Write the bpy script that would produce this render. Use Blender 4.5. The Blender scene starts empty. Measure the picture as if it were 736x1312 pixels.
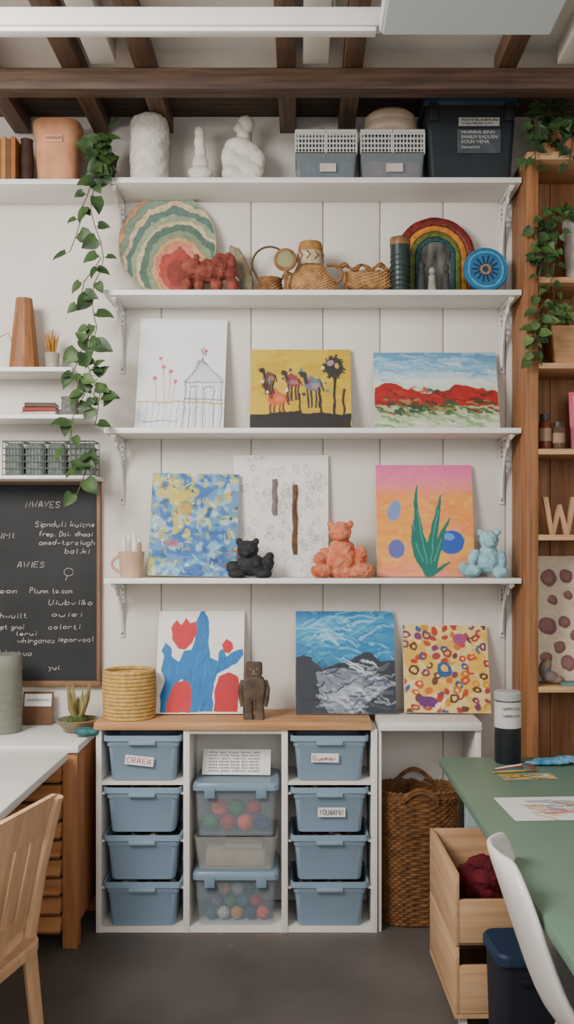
import bpy, bmesh, math, random
import numpy as np
from mathutils import Vector, Matrix
random.seed(7)
F=1171.0; VX=385.0; VY=700.0; HC=1.48
def X(px,d): return (px-VX)*d/F
def Z(py,d): return HC-(py-VY)*d/F
C=bpy.context.scene.collection
PI=math.pi
R=math.radians
# ---------------------------------------------------------------- colour / materials
SAT=1.17
def lin(c):
    c=np.array(c,dtype=float)/255.0
    g=c.mean(axis=-1,keepdims=True)
    c=np.clip(g+(c-g)*SAT,0.004,1)
    mx=c.max(axis=-1,keepdims=True); mn=c.min(axis=-1,keepdims=True); st=(mx-mn)/np.maximum(mx,1e-4)
    return np.where(c<=0.04045,c/12.92,((c+0.055)/1.055)**2.4)*(1-.28*st)
def L4(c):
    v=lin(c); return (float(v[0]),float(v[1]),float(v[2]),1.0)
MC={}
def mat(name,col,rough=.6,var=.10,scale=9,bump=0.0,metal=0,stretch=(1,1,1),col2=None,bscale=None,clear=0,detail=4):
    if name in MC: return MC[name]
    m=bpy.data.materials.new(name); m.use_nodes=True; MC[name]=m
    nt=m.node_tree; b=nt.nodes['Principled BSDF']
    tc=nt.nodes.new('ShaderNodeTexCoord'); mp=nt.nodes.new('ShaderNodeMapping')
    mp.inputs['Scale'].default_value=stretch
    nz=nt.nodes.new('ShaderNodeTexNoise'); nz.inputs['Scale'].default_value=scale; nz.inputs['Detail'].default_value=detail
    nt.links.new(tc.outputs['Object'],mp.inputs['Vector']); nt.links.new(mp.outputs[0],nz.inputs['Vector'])
    rp=nt.nodes.new('ShaderNodeValToRGB')
    c=np.array(L4(col)[:3])
    if col2 is None: a=c*(1-var*1.6); d=np.clip(c*(1+var),0,1)
    else: a=c; d=np.array(L4(col2)[:3])
    rp.color_ramp.elements[0].position=.32; rp.color_ramp.elements[1].position=.68
    rp.color_ramp.elements[0].color=(*a,1); rp.color_ramp.elements[1].color=(*d,1)
    nt.links.new(nz.outputs['Fac'],rp.inputs['Fac']); nt.links.new(rp.outputs['Color'],b.inputs['Base Color'])
    b.inputs['Roughness'].default_value=rough; b.inputs['Metallic'].default_value=metal
    b.inputs['Specular IOR Level'].default_value=.35
    if bump>0:
        n2=nt.nodes.new('ShaderNodeTexNoise'); n2.inputs['Scale'].default_value=bscale or scale*3; n2.inputs['Detail'].default_value=5
        nt.links.new(mp.outputs[0],n2.inputs['Vector'])
        bp=nt.nodes.new('ShaderNodeBump'); bp.inputs['Strength'].default_value=bump; bp.inputs['Distance'].default_value=.01
        nt.links.new(n2.outputs['Fac'],bp.inputs['Height']); nt.links.new(bp.outputs[0],b.inputs['Normal'])
    if clear>0:
        tr=nt.nodes.new('ShaderNodeBsdfTransparent'); mx=nt.nodes.new('ShaderNodeMixShader'); mx.inputs[0].default_value=clear
        nt.links.new(b.outputs[0],mx.inputs[1]); nt.links.new(tr.outputs[0],mx.inputs[2])
        nt.links.new(mx.outputs[0],nt.nodes['Material Output'].inputs['Surface'])
    return m
def wood(name,c1,c2,axis='x',rough=.55,scale=6):
    st={'x':(.6,9,9),'y':(9,.6,9),'z':(9,9,.6)}[axis]
    return mat(name,c1,rough,col2=c2,scale=scale,stretch=st,bump=.12,detail=7)
def heapmat(name,scale,dark=1.0,cols=None):
    m=bpy.data.materials.new(name); m.use_nodes=True
    nt=m.node_tree; b=nt.nodes['Principled BSDF']
    tc=nt.nodes.new('ShaderNodeTexCoord'); v=nt.nodes.new('ShaderNodeTexVoronoi'); v.inputs['Scale'].default_value=scale
    rp=nt.nodes.new('ShaderNodeValToRGB'); rp.color_ramp.interpolation='CONSTANT'
    sp=nt.nodes.new('ShaderNodeSeparateColor')
    cols=cols or [(40,45,50),(150,60,50),(60,90,120),(190,160,90),(60,100,80),(170,170,165),(90,60,90)]
    e=rp.color_ramp.elements
    while len(e)<len(cols): e.new(.5)
    for i,cc in enumerate(cols):
        e[i].position=i/len(cols); e[i].color=L4([x*dark for x in cc])
    nt.links.new(tc.outputs['Object'],v.inputs['Vector']); nt.links.new(v.outputs['Color'],sp.inputs[0])
    nt.links.new(sp.outputs[0],rp.inputs[0]); nt.links.new(rp.outputs[0],b.inputs['Base Color'])
    b.inputs['Roughness'].default_value=.7
    return m
# ---------------------------------------------------------------- mesh builder
class MB:
    def __init__(s): s.bm=bmesh.new()
    def _x(s,vs,M):
        if M is not None:
            for v in vs: v.co=M@v.co
    def box(s,x0,x1,y0,y1,z0,z1,bev=0,M=None):
        r=bmesh.ops.create_cube(s.bm,size=1); vs=r['verts']
        for v in vs: v.co=Vector(((x0+x1)/2+v.co.x*(x1-x0),(y0+y1)/2+v.co.y*(y1-y0),(z0+z1)/2+v.co.z*(z1-z0)))
        if bev>0:
            es=list({e for v in vs for e in v.link_edges})
            rr=bmesh.ops.bevel(s.bm,geom=es,offset=bev,segments=2,affect='EDGES',profile=.5)
            vs=list({v for f in rr['faces'] for v in f.verts}|{v for v in vs if v.is_valid})
        s._x(vs,M); return s
    def loft(s,loops,cap0=True,cap1=True,M=None):
        rs=[[s.bm.verts.new(p) for p in lp] for lp in loops]
        n=len(rs[0])
        for a,b in zip(rs[:-1],rs[1:]):
            for i in range(n):
                j=(i+1)%n
                try: s.bm.faces.new((a[i],a[j],b[j],b[i]))
                except ValueError: pass
        if cap0: s.bm.faces.new(rs[0][::-1])
        if cap1: s.bm.faces.new(rs[-1])
        s._x([v for r in rs for v in r],M); return s
    def rr(s,levels,cx=0,cy=0,cap0=True,cap1=True,M=None,n=4):
        loops=[]
        for (z,w,d,r) in levels:
            r=max(.0005,min(r,w/2-.0001,d/2-.0001)); lp=[]
            for (qx,qy,a0) in ((1,1,0),(-1,1,90),(-1,-1,180),(1,-1,270)):
                for k in range(n+1):
                    a=R(a0+90*k/n); lp.append((cx+qx*(w/2-r)+r*math.cos(a),cy+qy*(d/2-r)+r*math.sin(a),z))
            loops.append(lp)
        return s.loft(loops,cap0,cap1,M)
    def lathe(s,prof,c=(0,0,0),n=28,sx=1,sy=1,M=None,cap0=True,cap1=True):
        loops=[[(c[0]+max(r,.0003)*sx*math.cos(2*PI*k/n),c[1]+max(r,.0003)*sy*math.sin(2*PI*k/n),c[2]+z) for k in range(n)] for (r,z) in prof]
        return s.loft(loops,cap0,cap1,M)
    def tube(s,pts,r,n=6,closed=False,M=None,flat=1.0):
        pts=[Vector(p) for p in pts]; N=len(pts)
        rad=r if isinstance(r,(list,tuple)) else [r]*N
        up=None; rs=[]
        for i,p in enumerate(pts):
            if closed: t=pts[(i+1)%N]-pts[i-1]
            else: t=pts[min(i+1,N-1)]-pts[max(i-1,0)]
            if t.length<1e-9: t=Vector((0,0,1))
            t.normalize()
            if up is None: up=Vector((0,0,1)) if abs(t.z)<.9 else Vector((1,0,0))
            u=up-t*up.dot(t)
            if u.length<1e-6: u=t.orthogonal()
            u.normalize(); up=u; w=t.cross(u)
            rs.append([s.bm.verts.new(p+(u*math.cos(2*PI*k/n)+w*flat*math.sin(2*PI*k/n))*rad[i]) for k in range(n)])
        m=N if closed else N-1
        for i in range(m):
            a=rs[i]; b=rs[(i+1)%N]
            for k in range(n):
                s.bm.faces.new((a[k],a[(k+1)%n],b[(k+1)%n],b[k]))
        if not closed:
            s.bm.faces.new(rs[0][::-1]); s.bm.faces.new(rs[-1])
        s._x([v for q in rs for v in q],M); return s
    def ball(s,c,rx,ry=None,rz=None,sub=2,M=None,rot=0):
        ry=rx if ry is None else ry; rz=rx if rz is None else rz
        r=bmesh.ops.create_icosphere(s.bm,subdivisions=sub,radius=1)
        Q=Matrix.Translation(c)@Matrix.Rotation(rot,4,'Y')@Matrix.Diagonal((rx,ry,rz,1))
        for v in r['verts']: v.co=Q@v.co
        s._x(r['verts'],M); return s
    def prism(s,poly,y0,y1,M=None):   # poly in x,z
        return s.loft([[(p[0],y0,p[1]) for p in poly],[(p[0],y1,p[1]) for p in poly]],M=M)
    def leaf(s,b,d,nrm,Ln,W):
        d=d.normalized(); nrm=(nrm-d*nrm.dot(d)).normalized(); w=d.cross(nrm)
        T=[0,.08,.3,.55,.8,1.0]; Wd=[.10,.40,.5,.40,.20,.0]; back=[0,-.10,0,0,0,0]
        mid=[];l=[];r=[]
        for t,ww,bk in zip(T,Wd,back):
            dr=-nrm*(.16*t*t*Ln)
            mid.append(s.bm.verts.new(b+d*(t*Ln)+dr))
            if ww>0:
                up=nrm*(.12*W)
                l.append(s.bm.verts.new(b+d*((t+bk)*Ln)+w*(ww*W)+dr+up)); r.append(s.bm.verts.new(b+d*((t+bk)*Ln)-w*(ww*W)+dr+up))
        for i in range(4):
            s.bm.faces.new((mid[i],mid[i+1],l[i+1],l[i])); s.bm.faces.new((mid[i],r[i],r[i+1],mid[i+1]))
        s.bm.faces.new((mid[4],mid[5],l[4])); s.bm.faces.new((mid[4],r[4],mid[5]))
        return s
    def build(s,name,m,parent=None,smooth=True,ang=38,label=None):
        bmesh.ops.recalc_face_normals(s.bm,faces=s.bm.faces[:])
        me=bpy.data.meshes.new(name); s.bm.to_mesh(me); s.bm.free()
        if smooth:
            me.polygons.foreach_set('use_smooth',[True]*len(me.polygons)); me.set_sharp_from_angle(angle=R(ang))
        if m is not None: me.materials.append(m)
        o=bpy.data.objects.new(name,me); C.objects.link(o)
        if parent is not None: o.parent=parent
        if label: o['label']=label
        return o
def thing(name,label,cat,loc=(0,0,0),rot=(0,0,0),group=None):
    o=bpy.data.objects.new(name,None); C.objects.link(o); o.empty_display_size=.05
    o.location=loc; o.rotation_euler=rot; o['label']=label; o['category']=cat
    if group: o['group']=group
    return o
def tag(o,label,cat,group=None,kind=None,loc=None,rot=None):
    o['label']=label; o['category']=cat
    if group: o['group']=group
    if kind: o['kind']=kind
    if loc: o.location=loc
    if rot: o.rotation_euler=rot
    return o
def struct(o): o['kind']='structure'; return o
def bake(o):
    bpy.context.view_layer.update()
    dg=bpy.context.evaluated_depsgraph_get()
    me=bpy.data.meshes.new_from_object(o.evaluated_get(dg)); o.modifiers.clear(); o.data=me
def blob(name,balls,m,parent,voxel=.004,smooth=3,disp=0):
    b=MB()
    for q in balls: b.ball(q[0],*q[1:4],rot=(q[4] if len(q)>4 else 0))
    o=b.build(name,m,parent,smooth=False)
    r=o.modifiers.new('r','REMESH'); r.mode='VOXEL'; r.voxel_size=voxel; r.use_smooth_shade=True
    s=o.modifiers.new('s','SMOOTH'); s.iterations=smooth; s.factor=.6
    if disp:
        t=bpy.data.textures.new(name,'CLOUDS'); t.noise_scale=.02
        d=o.modifiers.new('d','DISPLACE'); d.texture=t; d.strength=disp; d.mid_level=.5
    bake(o); o.data.polygons.foreach_set('use_smooth',[True]*len(o.data.polygons))
    if not o.data.materials: o.data.materials.append(m)
    return o
def text(s,size,m,parent,loc,name='lettering',extr=.0004,fitw=None,align='LEFT'):
    cu=bpy.data.curves.new('t','FONT'); cu.body=s; cu.size=size; cu.extrude=extr; cu.align_x=align; cu.resolution_u=3
    o=bpy.data.objects.new('t',cu); C.objects.link(o); bpy.context.view_layer.update()
    dg=bpy.context.evaluated_depsgraph_get(); me=bpy.data.meshes.new_from_object(o.evaluated_get(dg))
    bpy.data.objects.remove(o); bpy.data.curves.remove(cu)
    if fitw and len(me.vertices):
        xs=[v.co.x for v in me.vertices]; w=max(xs)-min(xs); k=fitw/w
        me.transform(Matrix.Diagonal((k,1,1,1)))
    me.transform(Matrix.Rotation(PI/2,4,'X')); me.materials.clear(); me.materials.append(m); me.name=name
    n=bpy.data.objects.new(name,me); C.objects.link(n); n.parent=parent; n.location=loc
    return n
GL={'a':"35 15 04 03 12 22 33|35 32",'b':"08 02|04 15 25 34 33 22 12 03",'c':"34 25 15 04 03 12 22 33",'d':"38 32|34 25 15 04 03 12 22 33",'e':"03 33 34 25 15 04 03 12 22 33",'f':"37 28 17 12|05 25",'g':"35 31 20 10 01|34 25 15 04 03 12 22 33",'h':"08 02|04 15 25 34 32",'i':"15 12|17 16",'j':"25 21 10",'k':"08 02|35 03|14 32",'l':"18 13 22",'m':"05 02|04 15 14 12|14 25 35 32",'n':"05 02|04 15 25 34 32",'o':"15 04 03 12 22 33 34 25 15",'p':"05 00|04 15 25 34 33 22 12 03",'q':"35 30|34 25 15 04 03 12 22 33",'r':"05 02|04 15 25 34",'s':"34 25 15 04 14 23 33 22 12 03",'t':"17 13 22 32|05 25",'u':"05 03 12 22 33|35 32",'v':"05 12 35",'w':"05 12 24 32 45",'x':"05 32|35 02",'y':"05 13|35 10",'z':"05 35 02 32",
'A':"02 18 28 32|04 34",'C':"37 28 18 07 03 12 22 33",'D':"02 08 28 37 33 22 02",'E':"38 08 02 32|05 25",'G':"37 28 18 07 03 12 22 33 35 25",'H':"08 02|38 32|05 35",'I':"18 12",'J':"38 33 22 12 03",'K':"08 02|38 05 32",'L':"08 02 32",'M':"02 08 25 48 42",'N':"02 08 32 38",'O':"18 07 03 12 22 33 37 28 18",'P':"02 08 28 37 36 25 05",'R':"02 08 28 37 36 25 05|15 32",'S':"37 28 18 07 06 25 34 33 22 12 03",'T':"08 38|18 12",'U':"08 03 12 22 33 38",'V':"08 12 38",'W':"08 12 26 32 48",'Y':"08 15 38|15 12",'.':"12 13",'-':"04 34",'&':"32 07 18 27 03 12 34",'B':"02 08 28 37 36 25 05|25 34 33 22 02"}
def scribe(s,h,m,parent,loc,fitw=None,r=.0012,jit=.25,name='handwriting',seed=None,slant=.12):
    rg=random.Random(seed or s); strokes=[]; cx=0
    for ch in s:
        if ch==' ': cx+=3; continue
        g=GL.get(ch,GL.get(ch.lower(),"02 32")); dy=rg.uniform(-.35,.35); mx=0
        for st in g.split('|'):
            p=[]
            for t in st.split():
                x=int(t[0])*.85+rg.uniform(-jit,jit)*.5; y=int(t[1])-2+dy+rg.uniform(-jit,jit); mx=max(mx,x); p.append((cx+x+y*slant,y))
            strokes.append(p)
        cx+=mx+1.25
    u=h/6; k=(fitw/(cx-1.2)/u) if fitw else 1
    b=MB()
    for p in strokes: b.tube([(x*u*k,0,y*u) for x,y in p],r,4)
    o=b.build(name,m,parent,smooth=False); o.location=loc; return o
def dup(root,loc,rot=None,label=None,group=None):
    r=root.copy(); C.objects.link(r); r.location=loc
    if rot is not None: r.rotation_euler=rot
    if label: r['label']=label
    if group: r['group']=group
    for ch in list(root.children):
        c=ch.copy(); C.objects.link(c); c.parent=r
        for g in ch.children:
            d=g.copy(); C.objects.link(d); d.parent=c
    return r
# ---------------------------------------------------------------- painted faces
class Art:
    def __init__(s,x0,y0,x1,y1,bg,res=1.6,wob=1.4,seed=1):
        s.x0,s.y0,s.x1,s.y1=x0,y0,x1,y1
        s.W=int((x1-x0)*res)+1; s.H=int((y1-y0)*res)+1; s.seed=seed
        s.rx,s.ry=np.meshgrid(np.linspace(x0,x1,s.W),np.linspace(y0,y1,s.H))
        s.a=np.ones((s.H,s.W,3))*np.array(bg,float)
        s.x=s.rx+(s.noise(9,seed)-.5)*2*wob*1.6; s.y=s.ry+(s.noise(9,seed+50)-.5)*2*wob*1.6
    def _n(s,gx,gy,seed):
        gx=gx-gx.min(); gy=gy-gy.min()
        rs=np.random.RandomState(seed%99991); g=rs.rand(int(gy.max())+3,int(gx.max())+3)
        ix=gx.astype(int); iy=gy.astype(int); fx=gx-ix; fy=gy-iy; fx=fx*fx*(3-2*fx); fy=fy*fy*(3-2*fy)
        return (g[iy,ix]*(1-fx)+g[iy,ix+1]*fx)*(1-fy)+(g[iy+1,ix]*(1-fx)+g[iy+1,ix+1]*fx)*fy
    def noise(s,cell,seed,ax=1,ay=1):
        X_=(s.rx-s.x0)/ax; Y_=(s.ry-s.y0)/ay; th=.6+seed*1.3 if ax==ay else 0.0; c,n=math.cos(th),math.sin(th)
        u=(X_*c-Y_*n)/cell; v=(X_*n+Y_*c)/cell
        wx=s._n(u*.9+3,v*.9,seed+301)-.5; wy=s._n(u*.9,v*.9+5,seed+707)-.5
        u2=u+wx*1.5; v2=v+wy*1.5
        q=.72*s._n(u2,v2,seed)+.28*s._n((u2+v2)*1.5,(v2-u2)*1.5,seed+11)
        return np.clip((q-.5)*1.25+.5,0,1)
    def mix(s,m,col,al=1.0):
        m=(np.clip(m,0,1)*al)[...,None]; s.a=s.a*(1-m)+np.array(col,float)*m
    def ell(s,cx,cy,rx,ry,col,rot=0,al=1,ring=0,soft=1):
        c,n=math.cos(rot),math.sin(rot); u=((s.x-cx)*c+(s.y-cy)*n)/rx; v=(-(s.x-cx)*n+(s.y-cy)*c)/ry
        q=np.sqrt(u*u+v*v); k=min(rx,ry)
        m=np.clip(((1-q)*k+.5)/soft,0,1)
        if ring: m=m*np.clip((q-1)*k+ring+.5,0,1)
        s.mix(m,col,al)
    def poly(s,pts,col,al=1):
        ins=np.zeros(s.x.shape,bool); n=len(pts)
        for i in range(n):
            (xa,ya),(xb,yb)=pts[i],pts[(i+1)%n]
            if ya==yb: continue
            c=((ya>s.y)!=(yb>s.y))&(s.x<(xb-xa)*(s.y-ya)/(yb-ya)+xa); ins^=c
        s.mix(ins.astype(float),col,al)
    def line(s,pts,w,col,al=1):
        m=np.zeros(s.x.shape)
        for (xa,ya),(xb,yb) in zip(pts[:-1],pts[1:]):
            dx,dy=xb-xa,yb-ya; t=np.clip(((s.x-xa)*dx+(s.y-ya)*dy)/(dx*dx+dy*dy+1e-9),0,1)
            d=np.hypot(s.x-xa-t*dx,s.y-ya-t*dy); m=np.maximum(m,np.clip(w/2-d+.5,0,1))
        s.mix(m,col,al)
    def blade(s,pts,w0,w1,c):
        P=[]
        for (xa,ya),(xb,yb) in zip(pts[:-1],pts[1:]):
            for k in range(8): P.append((xa+(xb-xa)*k/8,ya+(yb-ya)*k/8))
        P.append(pts[-1]); n=len(P)-1
        for i in range(n): s.line([P[i],P[i+1]],w0+(w1-w0)*i/n,c)
    def stroke(s,x,y,L,ang,w,col,al=.8,curve=.5):
        p=[]
        for k in range(6):
            p.append((x,y)); x+=L/5*math.cos(ang); y+=L/5*math.sin(ang); ang+=curve/5
        s.line(p,w,col,al)
    def grad(s,stops):
        ys=[q[0] for q in stops]; cs=np.array([q[1] for q in stops],float)
        for k in range(3): s.a[...,k]=np.interp(s.y,ys,cs[:,k])
    def speck(s,cell,seed,th,col,al=1,ax=1,ay=1): s.mix((s.noise(cell,seed,ax,ay)-th)*9,col,al)
    def tone(s,amt,cell=5,seed=9): s.a*=(1+(s.noise(cell,seed)-.5)*amt)[...,None]
AM=bpy.data.materials.new('painted_colours'); AM.use_nodes=True
_n=AM.node_tree; _b=_n.nodes['Principled BSDF']; _at=_n.nodes.new('ShaderNodeAttribute'); _at.attribute_name='Col'
_n.links.new(_at.outputs['Color'],_b.inputs['Base Color']); _b.inputs['Roughness'].default_value=.6
_nz=_n.nodes.new('ShaderNodeTexNoise'); _nz.inputs['Scale'].default_value=120; _bp=_n.nodes.new('ShaderNodeBump'); _bp.inputs['Strength'].default_value=.25; _bp.inputs['Distance'].default_value=.003
_n.links.new(_nz.outputs[0],_bp.inputs['Height']); _n.links.new(_bp.outputs[0],_b.inputs['Normal'])
def art_mesh(a,w,h,name,parent,y=0,mask=None,flat=False):
    W,H=a.W,a.H
    gx,gz=np.meshgrid(np.linspace(-w/2,w/2,W),np.linspace(h,0,H))
    co=np.zeros((H,W,3)); co[...,0]=gx
    if flat: co[...,1]=gz; co[...,2]=y
    else: co[...,2]=gz; co[...,1]=y
    idx=np.arange(W*H).reshape(H,W)
    fs=np.stack([idx[1:,:-1],idx[1:,1:],idx[:-1,1:],idx[:-1,:-1]],-1).reshape(-1,4)
    if mask is not None:
        mk=mask.reshape(-1); fs=fs[mk[fs].all(1)]
    me=bpy.data.meshes.new(name); me.from_pydata(co.reshape(-1,3).tolist(),[],fs.tolist())
    ca=me.color_attributes.new('Col','FLOAT_COLOR','POINT')
    c=np.ones((W*H,4),np.float32); c[:,:3]=lin(np.clip(a.a,0,255)).reshape(-1,3)
    ca.data.foreach_set('color',c.reshape(-1))
    if mask is not None:
        bm=bmesh.new(); bm.from_mesh(me); bmesh.ops.delete(bm,geom=[v for v in bm.verts if not v.link_faces],context='VERTS'); bm.to_mesh(me); bm.free()
    me.materials.append(AM); o=bpy.data.objects.new(name,me); C.objects.link(o)
    if parent: o.parent=parent
    return o
WT=3.788  # face of wall boards
canvas_m=mat('canvas_edge',(222,216,206),.8,.05,30)
def painting(name,label,a,zs,db,dt=WT-.002,t=.016,roll=0,group='children\'s paintings leaning on the shelves',cm=None):
    hv=Z(a.y0,dt)-zs; h=math.hypot(hv,dt-db); tilt=math.atan2(dt-db,hv)
    dm=(db+dt)/2; w=(a.x1-a.x0)*dm/F
    r=thing(name,label,'painting',(X((a.x0+a.x1)/2,dm),db,zs+abs(math.sin(roll))*w/2),(-tilt,roll,0),group)
    MB().box(-w/2,w/2,-t,0,0,h,.0015).build('canvas',cm or canvas_m,r)
    art_mesh(a,w-.001,h-.001,'painted_face',r,-t-.0008)
    return r
# ---------------------------------------------------------------- materials
white=mat('white_paint',(224,220,214),.5,.03,6)
wallm=mat('wall_paint',(216,210,202),.75,.04,2.5,bump=.06,bscale=60)
shelfm=mat('white_shelf',(232,230,226),.45,.03,5)
dwood_x=wood('dark_beam_wood',(58,45,37),(94,76,62),'x')
dwood_y=wood('joist_wood',(80,62,48),(126,100,80),'y')
chairw=wood('chair_wood',(200,162,128),(222,188,154),'z',scale=3)
wood_z=wood('case_wood_z',(122,84,56),(168,122,86),'z',scale=5)
case_x=wood('case_wood_x',(172,134,100),(206,170,134),'x')
chestm=wood('chest_wood',(156,106,70),(190,138,98),'z',scale=4)
chestx=wood('chest_wood_x',(160,110,74),(198,146,104),'x',scale=4)
black=mat('black_matte',(34,32,32),.6,.2,20)
greym=mat('grey_metal',(150,152,152),.35,.05,10,metal=.8)
terr=mat('terracotta',(212,156,122),.8,.12,14,bump=.2)
leafm=mat('leaf_green',(34,56,36),.5,col2=(76,100,56),scale=14)
leafm2=mat('leaf_light_green',(60,86,50),.45,col2=(108,130,78),scale=16)
stemm=mat('stem_green',(84,86,54),.6,.1,10)
wick=mat('wicker_brown',(104,72,46),.7,col2=(154,114,74),scale=30,bump=.2)
wick2=mat('straw',(150,112,74),.75,col2=(196,156,110),scale=30,bump=.3)
labw=mat('label_white',(232,230,226),.7,.03,10); redink=mat('red_ink',(178,60,56),.6,.05,10); darkink=mat('dark_ink',(50,50,56),.6,.05,10)
# ---------------------------------------------------------------- SETTING
CZ=3.27; JZ=3.19
b=MB(); b.box(-2.4,2.4,3.8,3.92,0,3.5)
bx=[X(p,3.79) for p in (141,207,322,414,487,568,648,690)]
for p,q in zip(bx[:-1],bx[1:]): b.box(p+.0022,q-.0022,3.788,3.8,.0,3.22,.0015)
struct(b.build('wall_back',wallm))
struct(MB().box(-2.5,-2.4,-1.6,3.92,0,3.5).build('wall_left',wallm))
struct(MB().box(2.4,2.5,-1.6,3.92,0,3.5).build('wall_right',wallm))
floorm=mat('floor_concrete',(78,73,69),.5,col2=(104,98,93),scale=1.8,bump=.08,bscale=20,detail=8)
nt=floorm.node_tree; bs=nt.nodes['Principled BSDF']; old=bs.inputs['Base Color'].links[0].from_socket
tc=nt.nodes.new('ShaderNodeTexCoord'); sc=nt.nodes.new('ShaderNodeTexNoise'); sc.inputs['Scale'].default_value=9; sc.inputs['Detail'].default_value=14; sc.inputs['Roughness'].default_value=.82
rp=nt.nodes.new('ShaderNodeValToRGB'); rp.color_ramp.elements[0].position=.60; rp.color_ramp.elements[1].position=.74
mx=nt.nodes.new('ShaderNodeMix'); mx.data_type='RGBA'
nt.links.new(tc.outputs['Object'],sc.inputs['Vector']); nt.links.new(sc.outputs['Fac'],rp.inputs[0]); nt.links.new(rp.outputs[0],mx.inputs[0])
nt.links.new(old,mx.inputs[6]); mx.inputs[7].default_value=L4((160,154,148)); nt.links.new(mx.outputs[2],bs.inputs['Base Color'])
struct(MB().box(-2.5,2.5,-1.6,3.92,-.1,0).build('floor',floorm))
ceilm=mat('ceiling_white',(212,206,198),.8,.06,3)
b=MB()
yy=-1.6
while yy<3.42:
    b.box(-2.5,2.5,yy+.002,min(yy+.24,3.42)-.002,CZ,CZ+.03); yy+=.24
b.box(-2.5,2.5,-1.6,3.42,CZ+.03,3.4)
struct(b.build('ceiling',ceilm))
struct(MB().box(-2.5,2.5,3.42,3.92,CZ-.005,3.4).build('ceiling',dwood_x))
bj=thing('ceiling_beam','long dark brown timber beam crossing under the joists','beam',(0,3.26,JZ-.078))
MB().box(-2.38,2.38,0,.07,0,.077,.006).build('beam_body',dwood_x,bj)
jl=[(-1.15,3.786,'brown ceiling joist cut by the left edge of the photo'),(-.82,3.786,'brown ceiling joist above the terracotta planter'),(-.56,3.786,'brown ceiling joist above the white paper roll'),(-.05,3.786,'brown ceiling joist nearest the middle of the ceiling'),(.19,3.786,'brown ceiling joist above the two grey slotted caddies'),(.74,3.33,'brown ceiling joist in front of the dark storage tote'),(1.2,3.33,'brown ceiling joist beyond the right edge over the wooden bookcase')]
for x,ye,l in jl:
    tag(MB().box(-.034,.034,-1.5,ye,JZ,CZ-.006,.003).build('ceiling_joist',dwood_y),l,'joist','brown joists resting on the beam',loc=(x,0,0))
for x,l in ((-.70,'white painted ceiling joist left of the middle'),(.055,'white painted ceiling joist right beside the middle brown joist'),(.96,'white painted ceiling joist at the top right corner')):
    tag(MB().box(-.045,.045,-1.5,3.25,JZ+.005,CZ-.006,.003).build('ceiling_joist',white),l,'joist','white painted joists',loc=(x,0,0))
t=thing('strip_light','long white strip light batten hanging at top left','light',(-.4,2.66,2.968))
MB().box(-1.2,.64,-.03,.02,.012,.068,.008).build('housing',white,t)
MB().box(-1.18,.62,-.022,.014,0,.014,.004).build('diffuser',mat('diffuser_white',(236,236,234),.3,.02,3),t)
for xx in (-.6,.5): MB().tube([(xx,0,.06),(xx,0,CZ-2.969)],.003).build('hanging_rod',greym,t)
t=thing('ceiling_panel_light','pale blue-grey rectangular ceiling panel light at top right','light',(.47,2.40,2.93))
MB().box(-.245,.245,-.3,.20,.006,.06,.008).build('housing',mat('panel_grey',(196,206,210),.5,.03,3),t)
MB().box(-.235,.235,-.29,.19,0,.008).build('diffuser',mat('panel_diffuser',(210,218,222),.35,.02,3),t)
for xx in (-.2,.2): MB().tube([(xx,-.1,.05),(xx,-.1,CZ-2.931)],.003).build('hanging_cord',greym,t)
# ---------------------------------------------------------------- SHELVES + BRACKETS
SF=3.58
zt=Z(227,SF); z2=Z(371,SF); z3=Z(548,SF); z4=Z(741,SF)
def board(px0,px1,z,lab,d0=SF,th=.021,back=WT-.0005):
    x0,x1=X(px0,d0),X(px1,d0)
    return tag(MB().box(-(x1-x0)/2,(x1-x0)/2,0,back-d0,-th,0,.002).build('wall_shelf',shelfm),lab,'shelf','white wall shelves',loc=((x0+x1)/2,d0,z))
board(142,669,zt,'topmost long white shelf holding the plaster busts and dark tote')
board(133,669,z2,'long white shelf holding the rainbow pieces and woven vessels')
board(133,669,z3,'long white shelf holding the house drawing and yellow camel painting')
board(133,669,z4,'lowest long white shelf holding the clay bears')
board(-70,141,zt-.006,'white shelf at upper left holding the terracotta planter',back=3.799)
LD=3.62
zl1=Z(470,LD); zl2=Z(531,LD); zl3=Z(609,LD)
board(-70,92,zl1,'short white left shelf holding the tapered brown wooden vase',LD,.018,3.799)
board(-70,108,zl2,'short white left shelf holding the small stack of books',LD,.016,3.799)
board(-70,122,zl3,'short white left shelf just above the blackboard',LD,.014,3.799)
brm=mat('bracket_white',(214,212,208),.5,.06,20)
slotm=mat('slot_dark',(110,108,106),.7,.05,10)
def bracket(x,z,h,lab):
    r=thing('shelf_bracket',lab,'bracket',(x,0,z),group='white scrolled shelf brackets')
    yb=WT-.001; yf=3.60
    MB().box(-.010,.010,yb-.008,yb,-h,-.001,.001).build('wall_plate',brm,r)
    MB().box(-.010,.010,yf,yb,-.012,-.001,.001).build('shelf_arm',brm,r)
    pts=[(0,yf+.01+(yb-yf-.018)*math.sin(t*PI/2)**1.0,-.012-(h*.86)*(1-math.cos(t*PI/2))) for t in [i/12 for i in range(13)]]
    MB().tube(pts,.008,6).build('curved_brace',brm,r)
    b=MB()
    for cy,cz,rr_ in ((yb-.055,-.045,.026),(yb-.03,-.095,.015),(yb-.11,-.032,.016)):
        b.tube([(0,cy+rr_*math.cos(a*PI/8),cz+rr_*math.sin(a*PI/8)) for a in range(16)],.0045,5,closed=True)
    b.build('scroll_rings',brm,r)
    b=MB()
    for i in range(int(h/.02)-1): b.box(-.004,.004,yb-.0095,yb-.008,-.03-i*.02-.008,-.03-i*.02)
    b.build('slots',slotm,r)
descr=['the topmost long shelf','the rainbow shelf','the house drawing shelf','the clay bear shelf']
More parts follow.
